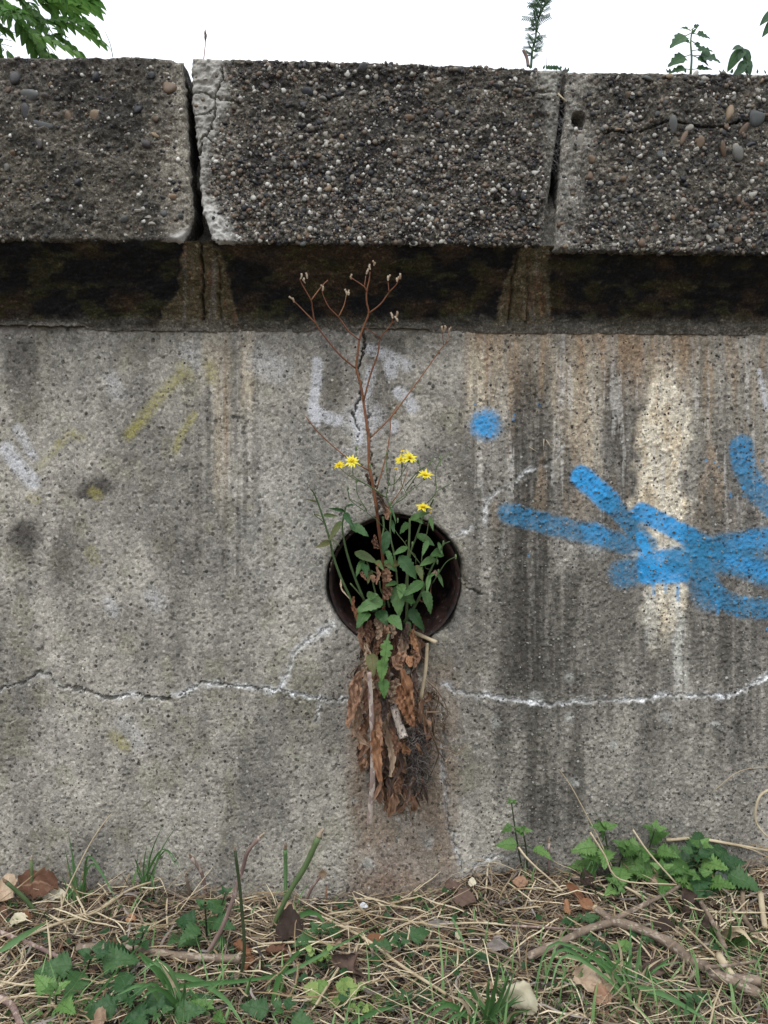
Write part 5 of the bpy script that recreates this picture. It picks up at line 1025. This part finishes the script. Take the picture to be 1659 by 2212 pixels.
pe = fbp([(545, 578)], .023)[0]; MB().add(*tube([pe+[0, 0, 0], pe+[-.002, -.0015, .001]], .0044, .004, 9, 1, .1)).build('cut_end', M['cutwood'], e)
for pts, r0, r1, m, nm, lb, ct in (([g3(1340, 880), g3(1380, 950), g3(1420, 1010)], .0045, .0045, 'straw', 'cut_log', 'short thick straw coloured stem piece behind the fallen branch', 'stick'), ([g3(1440, 1030), g3(1520, 1040), g3(1600, 1047)], .0050, .0055, 'branch', 'cut_stick', 'cut stick with a pale sawn end at the lower right', 'stick'),
    ([g1(500, 830), g1(700, 830), g1(900, 845), g1(1200, 890), g1(1560, 905)], .0042, .0048, 'branch', 'fallen_stick', 'long grey stick lying level in the litter at left', 'stick'), ([g1(-40, 715), g1(230, 820), g1(470, 940)], .0026, .0022, 'bark', 'fallen_stick', 'reddish thin stick slanting down at the left edge', 'stick'), ([g1(0, 1150), g1(80, 1210), g1(130, 1327)], .0035, .003, 'bark', 'fallen_stick', 'brown stick at the bottom left corner', 'stick'),
    ([g1(0, 840), g1(330, 690), g1(620, 600), g1(840, 455), g1(1050, 385)], .0018, .0012, 'straw', 'straw_stalk', 'long golden straw stalk rising from the left edge to the litter heap', 'straw'), ([g1(620, 600), g1(760, 660), g1(960, 690)], .0010, .0008, 'straw', 'straw_stalk', 'thin straw side branch pointing right on the left litter', 'straw'), ([g1(0, 1050), g1(200, 1075), g1(500, 1055)], .0012, .001, 'straw', 'straw_stalk', 'thin orange straw lying level near the left edge', 'straw'),
    ([g2(180, 600), g2(400, 625), g2(700, 770), g2(930, 940), g2(1230, 1130)], .0019, .0016, 'straw', 'straw_stalk', 'long pale stalk slanting down across the centre litter', 'straw'), ([g2(0, 810), g2(250, 795), g2(510, 797)], .0014, .0012, 'straw', 'straw_stalk', 'pale stalk lying level left of the brown seed pod', 'straw'), ([g2(610, 850), g2(500, 1020), g2(390, 1200)], .0015, .0013, 'straw', 'straw_stalk', 'whitish stalk pointing down to the bottom centre', 'straw'), ([g2(470, 615), g2(560, 600), g2(700, 590)], .0014, .0012, 'straw', 'straw_stalk', 'short pale stalk lying along the wall base at centre', 'straw'),
    ([g2(1000, 780), g2(1350, 800), g2(1659, 910), g3(60, 950)], .0014, .0012, 'straw_dark', 'straw_stalk', 'dark thin twig crossing the straw right of centre', 'twig'), ([g3(0, 688), g3(200, 700), g3(450, 715)], .0014, .0012, 'bark', 'straw_stalk', 'straight dark red twig lying left of the fallen branch', 'twig'), ([g3(700, 420), g3(900, 530), g3(1100, 680), g3(1320, 890)], .0014, .0012, 'straw', 'straw_stalk', 'long pale straw slanting down over the fallen branch', 'straw'), ([g3(1000, 135), g3(1200, 125), g3(1450, 165), g3(1700, 210)], .0024, .0016, 'straw', 'straw_stalk', 'bleached grass sheaf arching above the right nettles', 'straw'),
    ([g3(1150, 570), g3(1300, 600), g3(1700, 605)], .0011, .0009, 'straw', 'straw_stalk', 'thin yellow straw lying level toward the right edge', 'straw'), ([g3(1495, 460), g3(1500, 620), g3(1560, 720)], .0030, .0026, 'straw_dark', 'straw_stalk', 'folded orange brown stalk at the right edge', 'dry stalk'), ([g3(1610, 480), g3(1625, 600), g3(1640, 700)], .0036, .0032, 'straw', 'straw_stalk', 'wide flattened straw stalk at the right edge', 'dry stalk'), ([g2(1180, 680), g2(1450, 670), g2(1659, 690)], .001, .001, 'straw', 'straw_stalk', 'fine straw lying level right of centre', 'straw')):
    stem_thing(pts, r0, r1, m, nm, lb, ct, lift=.022)
def wallstraw(L, y0, y1, r0, r1, lb, mat='straw', nm='dry_grass'):
    w3 = [P(*q, y0+(y1-y0)*i/(len(L)-1)) for i, q in enumerate(L)]
    o = MB().add(*tube(w3, r0, r1, 5, 5)).build(nm, M[mat], origin=w3[0]); return tag(o, lb, 'dry grass')
wallstraw([g1(370, 660), g1(430, 470), g1(520, 280), g1(600, 130), g1(690, 0), g1(730, -40)], -.07, -.03, .0011, .0006, 'tall thin straw leaning right across the wall base at left')
wallstraw([(1337, 1905), (1318, 1864), (1291, 1807), (1261, 1749), (1232, 1696), (1207, 1661)], -.04, -.012, .0011, .0005, 'tall pale grass stem leaning left above the right nettles')
wallstraw([(1275, 1795+3), (1305, 1845), (1340, 1900), (1462, 1911)], -.09, -.10, .0012, .0010, 'bent pale straw over the low nettles at right')
wallstraw([(1367, 1792), (1400, 1840), (1460, 1908)], -.08, -.10, .0012, .0010, 'orange straw slanting down in front of the right nettles')
wallstraw([(1672, 1700), (1640, 1722), (1632, 1770), (1650, 1800), (1680, 1822)], -.02, -.02, .0020, .0010, 'looped pale straw hanging at the right edge of the wall')
wallstraw([(1540, 1710), (1600, 1665), (1680, 1655)], -.01, -.01, .0005, .0004, 'hair thin straw arching at the right edge')
wallstraw([(1120, 1830), (1135, 1850), (1160, 1875), (1195, 1905), (1215, 1925)], -.05, -.08, .0015, .0012, 'pale twisted stalk beside the tall thin nettle')
wallstraw([(690, 1965), (703, 1945), (705, 1915)], -.03, -.02, .0022, .0010, 'small pinkish dry spike against the wall at centre', 'dead')
for q in ([(1380, 1700), (1372, 1718)], [(1384, 1702), (1392, 1720)]): pass

# litter (stuff)
def litter(n, mat, rw, Lr, x0, x1, y0, y1, lift, name, lb, curl=.5, seed=1):
    r = random.Random(seed); V = []; Fq = []; k = 0
    for i in range(n):
        x = r.uniform(x0, x1); y = y0+(y1-y0)*r.random(); z = float(0); a = r.gauss(0, .9) if r.random() < .7 else r.uniform(0, 6.28); L = r.uniform(*Lr)*(1 if r.random() < .8 else 1.8); w = r.uniform(*rw)
        V.append((x, y, a, L, w, r.gauss(0, curl), r.random()**2*lift, r.gauss(0, .25))); 
    A = np.array(V); S = 6; out = []
    t = np.linspace(-.5, .5, S)
    for s in range(S):
        th = A[:, 2]+A[:, 5]*t[s]
        px = A[:, 0]+np.cos(th)*A[:, 3]*t[s]; py = np.minimum(A[:, 1]+np.sin(th)*A[:, 3]*t[s], -.003-.002*A[:, 4]/.002)
        pz = gz(px, py)+A[:, 6]+.002+A[:, 7]*A[:, 3]*t[s] - np.abs(A[:, 5])*A[:, 3]*t[s]**2*.25
        pz = np.maximum(pz, gz(px, py)+.0006)
        nx, ny = -np.sin(th), np.cos(th); w = A[:, 4]*(1 if 0 < s < S-1 else .45)
        out.append(np.stack([np.stack([px+nx*w/2, py+ny*w/2, pz], 1), np.stack([px, py, pz+w*.55], 1), np.stack([px-nx*w/2, py-ny*w/2, pz], 1)], 1))
    O = np.stack(out, 1).reshape(-1, 3); q = []
    for s in range(S-1):
        for j in range(2): q.append((s*3+j, s*3+j+1, s*3+3+j+1, s*3+3+j))
    q = np.array(q); Q = (q[None]+(np.arange(n)*S*3)[:, None, None]).reshape(-1, 4)
    o = bigmesh(name, O, Q, mat); tag(o, lb, None, kind='stuff'); o['category'] = 'litter' if name != 'grass' else 'grass'; return o
litter(8000, M['straw_dark'], (.0006, .0024), (.006, .04), -.75, .75, -.34, -.004, .016, 'straw_litter', 'dark matted old straw covering the ground at the wall foot', .5, 1)
litter(5000, M['paleroot'], (.0003, .0008), (.02, .07), -.75, .75, -.34, -.004, .020, 'fine_litter', 'hair fine dry roots and grass threads over the ground', .9, 8)
litter(3300, M['straw'], (.0005, .0024), (.008, .065), -.75, .75, -.34, -.004, .020, 'straw_litter', 'pale dry straw strewn over the ground at the wall foot', .22, 2)
litter(520, M['straw'], (.0008, .0018), (.03, .12), -.75, .75, -.34, -.03, .030, 'straw_litter', 'loose topmost wisps of straw over the litter', .25, 3)
litter(1500, M['fibre'], (.0008, .0035), (.008, .04), -.75, .75, -.34, -.004, .018, 'grey_litter', 'grey rotted plant shreds in the litter', .9, 6)
litter(2500, M['straw_dark'], (.001, .003), (.03, .09), -2.2, 2.2, -1.6, -.3, .02, 'straw_litter', 'old straw on the ground nearer the viewer', .8, 4)
def grassstuff(n, x0, x1, y0, y1, seed, hmin=.012, hmax=.05):
    r = np.random.RandomState(seed); x = r.uniform(x0, x1, n); y = r.uniform(y0, y1, n); z = gz(x, y); h = r.uniform(hmin, hmax, n); a = r.rand(n)*6.28; ln = r.uniform(.2, 1.0, n)*h; w = r.uniform(.0008, .0022, n); S = 5; out = []
    for s in range(S):
        t = s/(S-1); px = x+np.cos(a)*ln*t*t; py = np.minimum(y+np.sin(a)*ln*t*t, -.004); pz = z+h*(t-.35*t*t); ww = w*(1-t**2)+.0001
        out.append(np.stack([np.stack([px-np.sin(a)*ww, py+np.cos(a)*ww*.3, pz], 1), np.stack([px+np.sin(a)*ww, py-np.cos(a)*ww*.3, pz], 1)], 1))
    O = np.stack(out, 1).reshape(-1, 3); q = np.array([(s*2, s*2+1, s*2+3, s*2+2) for s in range(S-1)]); Q = (q[None]+(np.arange(n)*S*2)[:, None, None]).reshape(-1, 4)
    o = bigmesh('grass', O, Q, M['grass']); tag(o, 'sparse green grass blades scattered through the litter', 'grass', kind='stuff')
grassstuff(620, -.7, .7, -.33, -.01, 5); grassstuff(430, -.7, .7, -.36, -.18, 6, .02, .07); grassstuff(110, .05, .5, -.34, -.2, 7, .03, .085)
# crumbled leaf fragments (stuff)
mb = MB(); mbd = MB()
mg = MB()
for i in range(420):
    cxg = rng.choice([-.42, -.3, -.15, 0, .1, .35, .42]); x = rng.gauss(cxg, .07); y = -.03-.27*rng.random(); z = float(gz(np.array(x), np.array(y)))+.004+.016*rng.random(); L = rng.uniform(.005, .014); a = rng.random()*6.28
    mg.add(*place(leaf_geo(L, L*.7, 6, 'heart', .3, .6, .25, .05, i), frame((x, y, z), (math.cos(a), math.sin(a)-.3, .3), (0, -.8, 1))))
tag(mg.build('green_sprouts', M['nettle_dark']), 'tiny green sprouts scattered low in the litter', kind='stuff')
for i in range(1700):
    x = rng.uniform(-.65, .65); y = -.01-.31*rng.random(); z = float(gz(np.array(x), np.array(y)))+.003+.008*rng.random(); L = rng.uniform(.006, .02)
    a = rng.random()*6.28; g_ = leaf_geo(L, L*rng.uniform(.4, .9), 5, 'ovate', .2, rng.uniform(.3, 1.6), .4, .16, i)
    (mb if i % 3 == 0 else mbd).add(*place(g_, frame((x, min(y, -.02), z), (math.cos(a), math.sin(a), rng.uniform(-.1, .4)), (rng.gauss(0, .4), rng.gauss(-.3, .4), 1))))
tag(mb.build('leaf_litter', M['dead']), 'small brown leaf crumbs in the litter', 'litter', kind='stuff'); tag(mbd.build('leaf_litter', M['dead_dark']), 'dark rotten leaf crumbs in the litter', 'litter', kind='stuff')

# individual fallen leaves and scraps
def fallen(px, py, wpx, hpx, mat, lb, nm='fallen_leaf', cat='fallen leaf', rot=0, serr=.15, cr=.16, shape='ovate', up=.5, lift=.022):
    if mat == 'paper' and wpx > 72: lift = .036
    c = PG(px, py, lift=lift); c[1] = min(c[1], -.025); sc = (c[1]-CAM[1])/FP; L = wpx*sc; Wd = hpx*sc*1.35
    d = np.array([math.cos(R(rot)), -.15, math.sin(R(rot))]); k = int(abs(px*7+py))
    r = random.Random(k); n = 14; m = 9; V = []; A = []
    for i in range(n+1):
        for j in range(m):
            t = i/n; u = (j/(m-1)-.5)*2; w = (math.sin(math.pi*min(max(t, .03), .97)))**.5*(1+serr*r.uniform(-1, 1)*(abs(u) == 1))
            V.append((t*L-L/2, u*w*Wd/2, (u*u*.22+cr*math.sin(t*7+u*4+k)*1.1+cr*.6*r.uniform(-1, 1)+.25*math.sin(t*3.1))*Wd*.6)); A.append((t, abs(u), 1))
    F = [(i*m+j, (i+1)*m+j, (i+1)*m+j+1, i*m+j+1) for i in range(n) for j in range(m-1)]
    V = place((np.array(V), F, np.array(A)), frame(c, d, (0, -1+up, 1)))
    o = MB().add(*V).build(nm, M[mat], origin=c); return tag(o, lb, cat)
for q in ((96, 1895, 92, 52, 'dead', 'large crumpled brown leaf standing against the wall at left'), (13, 1928, 44, 50, 'dead_pale', 'pinkish brown leaf cut by the left edge'), (112, 1928, 70, 22, 'paper', 'pale grey flaky scrap below the large brown leaf', 'scrap', 'scrap'), (40, 1990, 46, 22, 'paper', 'cream leaf fragment lying at the left', 'fallen_leaf', 'fallen leaf', 25), (55, 1980, 22, 14, 'dead_orange', 'orange leaf tip behind the cream fragment'), (282, 1985, 22, 14, 'dead_orange', 'small orange leaf bit left of the small nettle'), (618, 1960, 40, 16, 'dead_pale', 'pinkish scrap beside the leaning cut stem'), (812, 2030, 42, 17, 'dead_orange', 'smooth curled orange tan leaf at centre', 'fallen_leaf', 'fallen leaf', -10, .02, .03),
          (735, 2035, 18, 24, 'dead_pale', 'papery tan seed pod hanging at centre', 'seed_pod', 'seed pod', 80), (785, 1958, 20, 10, 'plastic', 'tiny white scrap at the wall base'), (1003, 1945, 52, 30, 'dead_dark', 'dark reddish crumpled leaf at the wall foot right of centre'), (978, 1915, 36, 18, 'dead_dark', 'folded dark leaf tight against the wall'), (1020, 1908, 18, 16, 'paper', 'curled white bit of bark by the wall right of centre'), (1244, 1932, 60, 20, 'dead_orange', 'curled orange leaf left of the free standing nettle', 'fallen_leaf', 'fallen leaf', -45), (1268, 1957, 42, 20, 'dead_orange', 'second orange leaf hanging just below the first curled one', 'fallen_leaf', 'fallen leaf', -25), (1225, 1965, 14, 30, 'dead_orange', 'narrow brown leaf upright beside the orange leaves'),
          (1124, 1908, 34, 20, 'dead', 'russet leaf at the foot of the tall thin nettle'), (1268, 1902, 30, 30, 'dead_dark', 'nearly black shrivelled leaf behind the orange leaves'), (1406, 1898, 36, 34, 'dead_pale', 'pale tan rounded leaf under the right nettles', 'fallen_leaf', 'fallen leaf', 10, .02, .03), (1483, 1950, 62, 38, 'dead_dark', 'dark purple brown leaf draped on the thin twig', 'fallen_leaf', 'fallen leaf', -75), (1570, 1893, 50, 24, 'plastic', 'white plastic scrap under the dark nettles', 'plastic_scrap', 'plastic scrap', 8, .05, .1), (1510, 1915, 16, 22, 'plastic', 'small white plastic corner below the dark nettles', 'plastic_scrap', 'plastic scrap'),
          (1278, 2128, 92, 56, 'dead_pale', 'large curled tan leaf in the grass tuft at lower right', 'fallen_leaf', 'fallen leaf', -25), (1130, 2150, 74, 60, 'paper', 'torn cream paper at the bottom right of centre', 'paper_scrap', 'paper scrap', 80, .08, .06), (1300, 2155, 40, 34, 'dead', 'brown leaf under the large curled tan leaf'), (1075, 2045, 48, 20, 'fibre', 'grey fluffy feather like tuft right of centre', 'fluff', 'fluff'), (945, 1998, 46, 14, 'fibre', 'grey fluffy strip in the straw at centre', 'fluff', 'fluff'), (985, 2055, 12, 26, 'dead_orange', 'little orange brown leaf right of centre', 'fallen_leaf', 'fallen leaf', 70),
          (990, 2022, 14, 16, 'paper', 'small pale oval husk right of centre'), (540, 2065, 26, 60, 'dead_orange', 'brown leaf at the end of the long grey stick', 'fallen_leaf', 'fallen leaf', 60), (625, 2010, 60, 60, 'dead_dark', 'withered dark leaf bunch behind the green blade'), (760, 2080, 50, 70, 'dead_dark', 'withered brown plant top below the seed pod', 'dead_tuft', 'dead plant', 75), (615, 2055, 30, 50, 'dead', 'shrivelled brown leaf hanging at centre left', 'fallen_leaf', 'fallen leaf', 80), (1415, 2095, 56, 26, 'dead_dark', 'dark leaf mould lump below the fallen branch'), (1435, 2000, 46, 22, 'dead_dark', 'grey brown leaf behind the fallen branch'), (1535, 2000, 40, 26, 'dead_dark', 'dull dark leaf right of the upright twig'), (1610, 1905, 40, 16, 'dead_pale', 'dry pale leaf by the right edge'), (215, 2205, 30, 34, 'dead_pale', 'pale tan flake at the bottom left nettle'), (1060, 2130, 26, 12, 'dead_pale', 'light leaf curl beside the cream paper'), (655, 2090, 18, 26, 'dead_pale', 'small dry pod among the grass at centre', 'seed_pod', 'seed pod', 80)):
    fallen(*q)

# ============================================================ PLANTS ON THE COPING TOP
zt_ = lambda px: float(np.interp(px, TOPX, TOPY))
def topbase(px, dy=.02): 
    p = P(px, zt_(px)+1, YF+.004); p[1] += dy; return p
def topstem(L, r0, r1, nm, lb, cat, mat):
    w3 = [P(*q, YF+.03) for q in L]; o = MB().add(*tube(w3, r0, r1, 6, 4)).build(nm, M[mat], origin=w3[0]); return tag(o, lb, cat)
topstem([(244, 124), (238, 95), (227, 68)], .0005, .0003, 'dry_stalk', 'hair thin dry stem on the left coping block', 'dry stem', 'stem_dark')
e = empty('dry_grass_spike', P(440, 126, YF+.03), 'short dry grass spike on top of the middle coping block', 'dry grass')
MB().add(*tube([P(440, 128, YF+.03), P(443, 100, YF+.03), P(445, 75, YF+.03)], .0006, .0005, 5, 3)).build('stem', M['deadstem'], e)
mb = MB()
for j in range(9): a = P(444+rng.uniform(-1, 1), 90-j*2, YF+.03); mb.add(*tube([a, a+[rng.uniform(-.0025, .0025), 0, .006]], .0006, .0003, 4, 1))
mb.build('seed_head', M['dead_dark'], e)
TL = share_leaf('leaf', ['weedleaf'], w=.62, n=8, shape='heart', serr=.35, bend=.5); SL = share_leaf('leaf', ['weedleaf'], w=.32, n=8, shape='lance', serr=.0, bend=.9)
# feathery weed
e = empty('feathery_weed', P(1147, 144, YF+.03), 'feathery dark green weed rising out of frame on the middle coping block', 'weed')
sp = smoothline([P(1147, 146, YF+.03), P(1150, 110, YF+.03), P(1157, 80, YF+.03), P(1160, 50, YF+.035), P(1172, 20, YF+.03), P(1182, -8, YF+.03), P(1186, -40, YF+.03)], 4)
MB().add(*tube(sp, .0016, .0009, 6, 1, sm=False)).build('stem', M['stem'], e)
mb_f = 0
for i, q in enumerate(sp[2:]):
    fxq, fyq = toF(*q)
    dens = 4 if (fyq < 70 or 92 < fyq < 112) else 3
    for j in range(dens):
        a = rng.random()*6.28; d = np.array([math.cos(a), math.sin(a)*.7, rng.uniform(-.1, .8)]); d /= np.linalg.norm(d); L = rng.uniform(.008, .016)*(1.25 if fyq < 60 else .9)
        mb = MB().add(*tube([q, q+d*L], .0005, .0003, 4, 2))
        for s in range(7):
            c = q+d*L*(.2+.13*s)
            for sg in (-1, 1):
                sd3 = np.cross(d, (0, -1, .2)); mb.add(*place(leaf_geo(L*.28, L*.10, 3, 'lance', 0, .3, .1), frame(c, sd3*sg+d*.7, (0, -1, .5))))
        mb.build('leaf', M['weedleaf'], e)
topstem([(1141, 143), (1138, 125), (1130, 108)], .0022, .0019, 'cut_stub', 'dark blunt stub beside the feathery weed', 'stub', 'bark')
topstem([(1181, 148), (1181, 124)], .0004, .0003, 'dry_stalk', 'tiny upright stem right of the feathery weed', 'dry stem', 'deadstem')
e = empty('nightshade_weed', P(1492, 158, YF+.03), 'broad leaved weed with jagged leaves on the right coping block', 'weed')
MB().add(*tube([P(1492, 160, YF+.03), P(1494, 125, YF+.03), P(1492, 90, YF+.03), P(1496, 62, YF+.03)], .0017, .0008, 6, 4)).build('stem', M['stem'], e)
for a, b, w in (((1492, 72), (1455, 90), 1), ((1494, 72), (1531, 78), 1), ((1494, 64), (1512, 50), .8), ((1492, 66), (1474, 56), .7), ((1492, 118), (1452, 132), 1), ((1494, 120), (1556, 120), 1), ((1494, 88), (1515, 104), 1), ((1493, 95), (1478, 84), .8), ((1496, 120), (1530, 134), 1), ((1492, 150), (1534, 146), .7), ((1492, 150), (1455, 146), .8), ((1494, 110), (1536, 102), .8), ((1492, 78), (1503, 60), .8)):
    pa = P(*a, YF+.03); pb = P(*b, YF+.03-.01*rng.random()); base_ = pa+(pb-pa)*.3; MB().add(*tube([pa, base_], .0007, .0006, 4, 1)).build('petiole', M['stem'], e)
    put_leaf(TL, 'weedleaf', base_, pb-base_, (rng.gauss(0, .3), -1, .5), np.linalg.norm(pb-base_)*1.25, e, wid=w*1.15)
e = empty('narrow_leaved_weed', P(1612, 160, YF+.03), 'small weed with drooping narrow leaves on the right coping block', 'weed')
MB().add(*tube([P(1614, 162, YF+.03), P(1612, 130, YF+.03), P(1604, 102, YF+.03)], .0014, .0007, 6, 4)).build('stem', M['stem'], e)
for a, b in (((1604, 104), (1582, 128)), ((1604, 104), (1630, 122)), ((1604, 102), (1590, 98)), ((1608, 112), (1620, 132)), ((1612, 130), (1598, 148)), ((1613, 135), (1625, 150)), ((1612, 128), (1632, 138)), ((1613, 145), (1592, 150)), ((1606, 108), (1600, 120))):
    pa = P(*a, YF+.03); pb = P(*b, YF+.02); put_leaf(SL, 'weedleaf', pa, pb-pa, (0, -1, .6), np.linalg.norm(pb-pa)*1.2, e, wid=1.3)
mb = MB()
for i in range(46):
    px = rng.choice([rng.uniform(1440, 1659), rng.uniform(1140, 1230), rng.uniform(1180, 1210)]); a = P(px, zt_(px)+3, YF+.02+.02*rng.random()); mb.add(*place(leaf_geo(.006, .003, 3, 'ovate', 0, .3, .2), frame(a, (rng.gauss(0, .5), -.3, 1), (0, -1, .4))))
tag(mb.build('moss', M['weedleaf']), 'tiny moss and seedlings along the coping top at right', 'moss', kind='stuff')
# cobweb in the right joint
mb = MB()
for i in range(70):
    py = rng.uniform(205, 360); x0 = np.interp(py, [205, 360], [1203, 1190])-rng.random()*6; a = P(x0, py, YF+.002+.02*rng.random()); b = P(x0+rng.uniform(10, 34), py+rng.gauss(0, 22), YF+.002+.02*rng.random()); mb.add(*tube([a, b], .00010, .00010, 3, 1, cap=False))
tag(mb.build('cobweb', M['web'], origin=P(1200, 280, YF+.01)), 'fine pale cobweb stretched over the right coping joint', 'cobweb', kind='stuff')
o = MB().add(*tube([P(1205, 202, YF-.002), P(1221, 218, YF-.003)], .0010, .0010, 5, 2)).build('straw_bit', M['straw'], origin=P(1210, 208, YF)); tag(o, 'short straw bit stuck at the top of the right joint', 'straw')
for k, (a, b, lb) in enumerate((((1143, 965), (1160, 976), 'tiny straw fragment stuck on the wall, left of a pair below the blue dot'), ((1175, 948), (1174, 972), 'upright tiny straw stuck on the wall right of the blue dot'), ((1180, 950), (1194, 972), 'slanting tiny straw stuck on the wall beside the upright one'))):
    o = MB().add(*tube([P(*a, -.003), P(*b, -.003)], .0006, .0005, 4, 1)).build('straw_bit', M['straw'], origin=P(*a, -.003)); tag(o, lb, 'straw')

# ============================================================ TREE BEHIND THE WALL
tb = np.array([-2.3, 2.2, 0.0])
te = empty('ash_tree', tb, 'leafy green tree overhanging behind the wall at the top left', 'tree')
MB().add(*tube([tb, tb+[.05, .05, 1.2], tb+[.1, .0, 2.4], tb+[.0, .1, 3.6]], .16, .08, 14, 6, .1)).build('trunk', M['trunk'], te)
tips = []
def limb(a, b, r): 
    m_ = (a+b)/2+np.array([0, 0, .08]); MB().add(*tube([a, m_, b], r, r*.35, 7, 5, .1)).build('branch', M['trunk'], te); tips.append((a, m_, b))
T0 = tb+np.array([.08, 0, 1.9])
# target cluster seen at top left
tc_ = [P(-120, -90, 1.6), P(-60, -160, 1.5), P(-90, 60, 1.45), P(-150, 130, 1.55), P(30, -160, 1.5)]
for q in tc_: limb(T0, q, .03)
TLf = []
for s in range(4):
    mb = MB(); r = random.Random(s+20); L = .30
    spine = [np.array([L*t, 0, -.10*t*t*(1+s*.3)]) for t in np.linspace(0, 1, 8)]
    mb.add(*tube(spine, .0018, .0010, 4, 1, sm=False))
    for k in range(2, 8):
        for sg in (-1, 1):
            d = np.array([.75, sg*.8, -.15-.2*r.random()]); mb.add(*place(leaf_geo(.098*r.uniform(.8, 1.05), .046, 8, 'lance', .08, .7, .25, .04, k), frame(spine[k], d, (0, 0, 1))))
    mb.add(*place(leaf_geo(.105, .042, 8, 'lance', .08, .7, .25, .04, 9), frame(spine[-1], (1, 0, -.3), (0, 0, 1))))
    o = mb.build('leaf', M['treeleaf']); TLf.append(o.data); bpy.data.objects.remove(o)
def treeleaf(p, az, el, sc=1):
    o = bpy.data.objects.new('leaf', rng.choice(TLf)); COL.objects.link(o); o.parent = te; o.location = Vector(p)-te.location
    o.rotation_euler = (rng.uniform(-.5, .5), -el, az); o.scale = (sc,)*3
cnt = 0
while cnt < 95:
    px = rng.uniform(-160, 120); py = rng.uniform(-260, 108); y = rng.uniform(1.2, 1.9)
    if px > 60 and py > 100-0: continue
    if ((px+60)/170)**2+((py-10)/220)**2 > 1 and not (px < 0): continue
    if px > 95 and rng.random() < .5: continue
    p = P(px, py, y); treeleaf(p, rng.uniform(-1.4, .5) if px > 30 else rng.uniform(-3, 1), rng.uniform(-.7, .3), rng.uniform(.45, .6)); cnt += 1
for px, py, az, el in ((95, 70, -.1, -.15), (80, 95, 0, -.5), (90, 40, .1, .1), (60, 20, -.2, .3), (100, 95, -.3, -.7), (40, 70, -.2, -.4), (75, -10, .0, .2)): treeleaf(P(px, py, 1.4), az, el, .5)
mb = MB()
for i in range(2600):
    a = nr.randn(3); a /= np.linalg.norm(a); c = tb+np.array([-.2, .2, 2.9])+a*np.array([1.25, 1.2, 1.1])*rng.random()**.4
    f0, f1 = toF(*c)
    if c[1] < .5 or (f0 > -60 and f1 > -200): continue
    d = nr.randn(3); mb.add(*place(leaf_geo(.1, .036, 4, 'lance', 0, .6, .2, 0, i), frame(c, d, (0, .1, 1))))
o = mb.build('crown', M['treeleaf'], te); o['kind'] = 'stuff'
# spray at the right edge
e = empty('right_edge_shrub', P(1760, 150, .25), 'leaf tips of a shrub just entering at the upper right edge', 'shrub')
MB().add(*tube([P(1760, 400, .25), P(1740, 100, .25), P(1690, 30, .25), P(1668, 22, .25)], .004, .0015, 6, 4)).build('branch', M['stem'], e)
for a, b in (((1680, 20), (1648, 40)), ((1690, 30), (1654, 62)), ((1700, 40), (1672, 80)), ((1705, 30), (1740, 70)), ((1680, 15), (1690, -20))):
    pa = P(*a, .25); pb = P(*b, .24); put_leaf(SL, 'weedleaf', pa, pb-pa, (0, -1, .6), np.linalg.norm(pb-pa)*1.1, e, wid=1.2)
for o in bpy.data.objects:
    if '_o' in o: del o['_o']
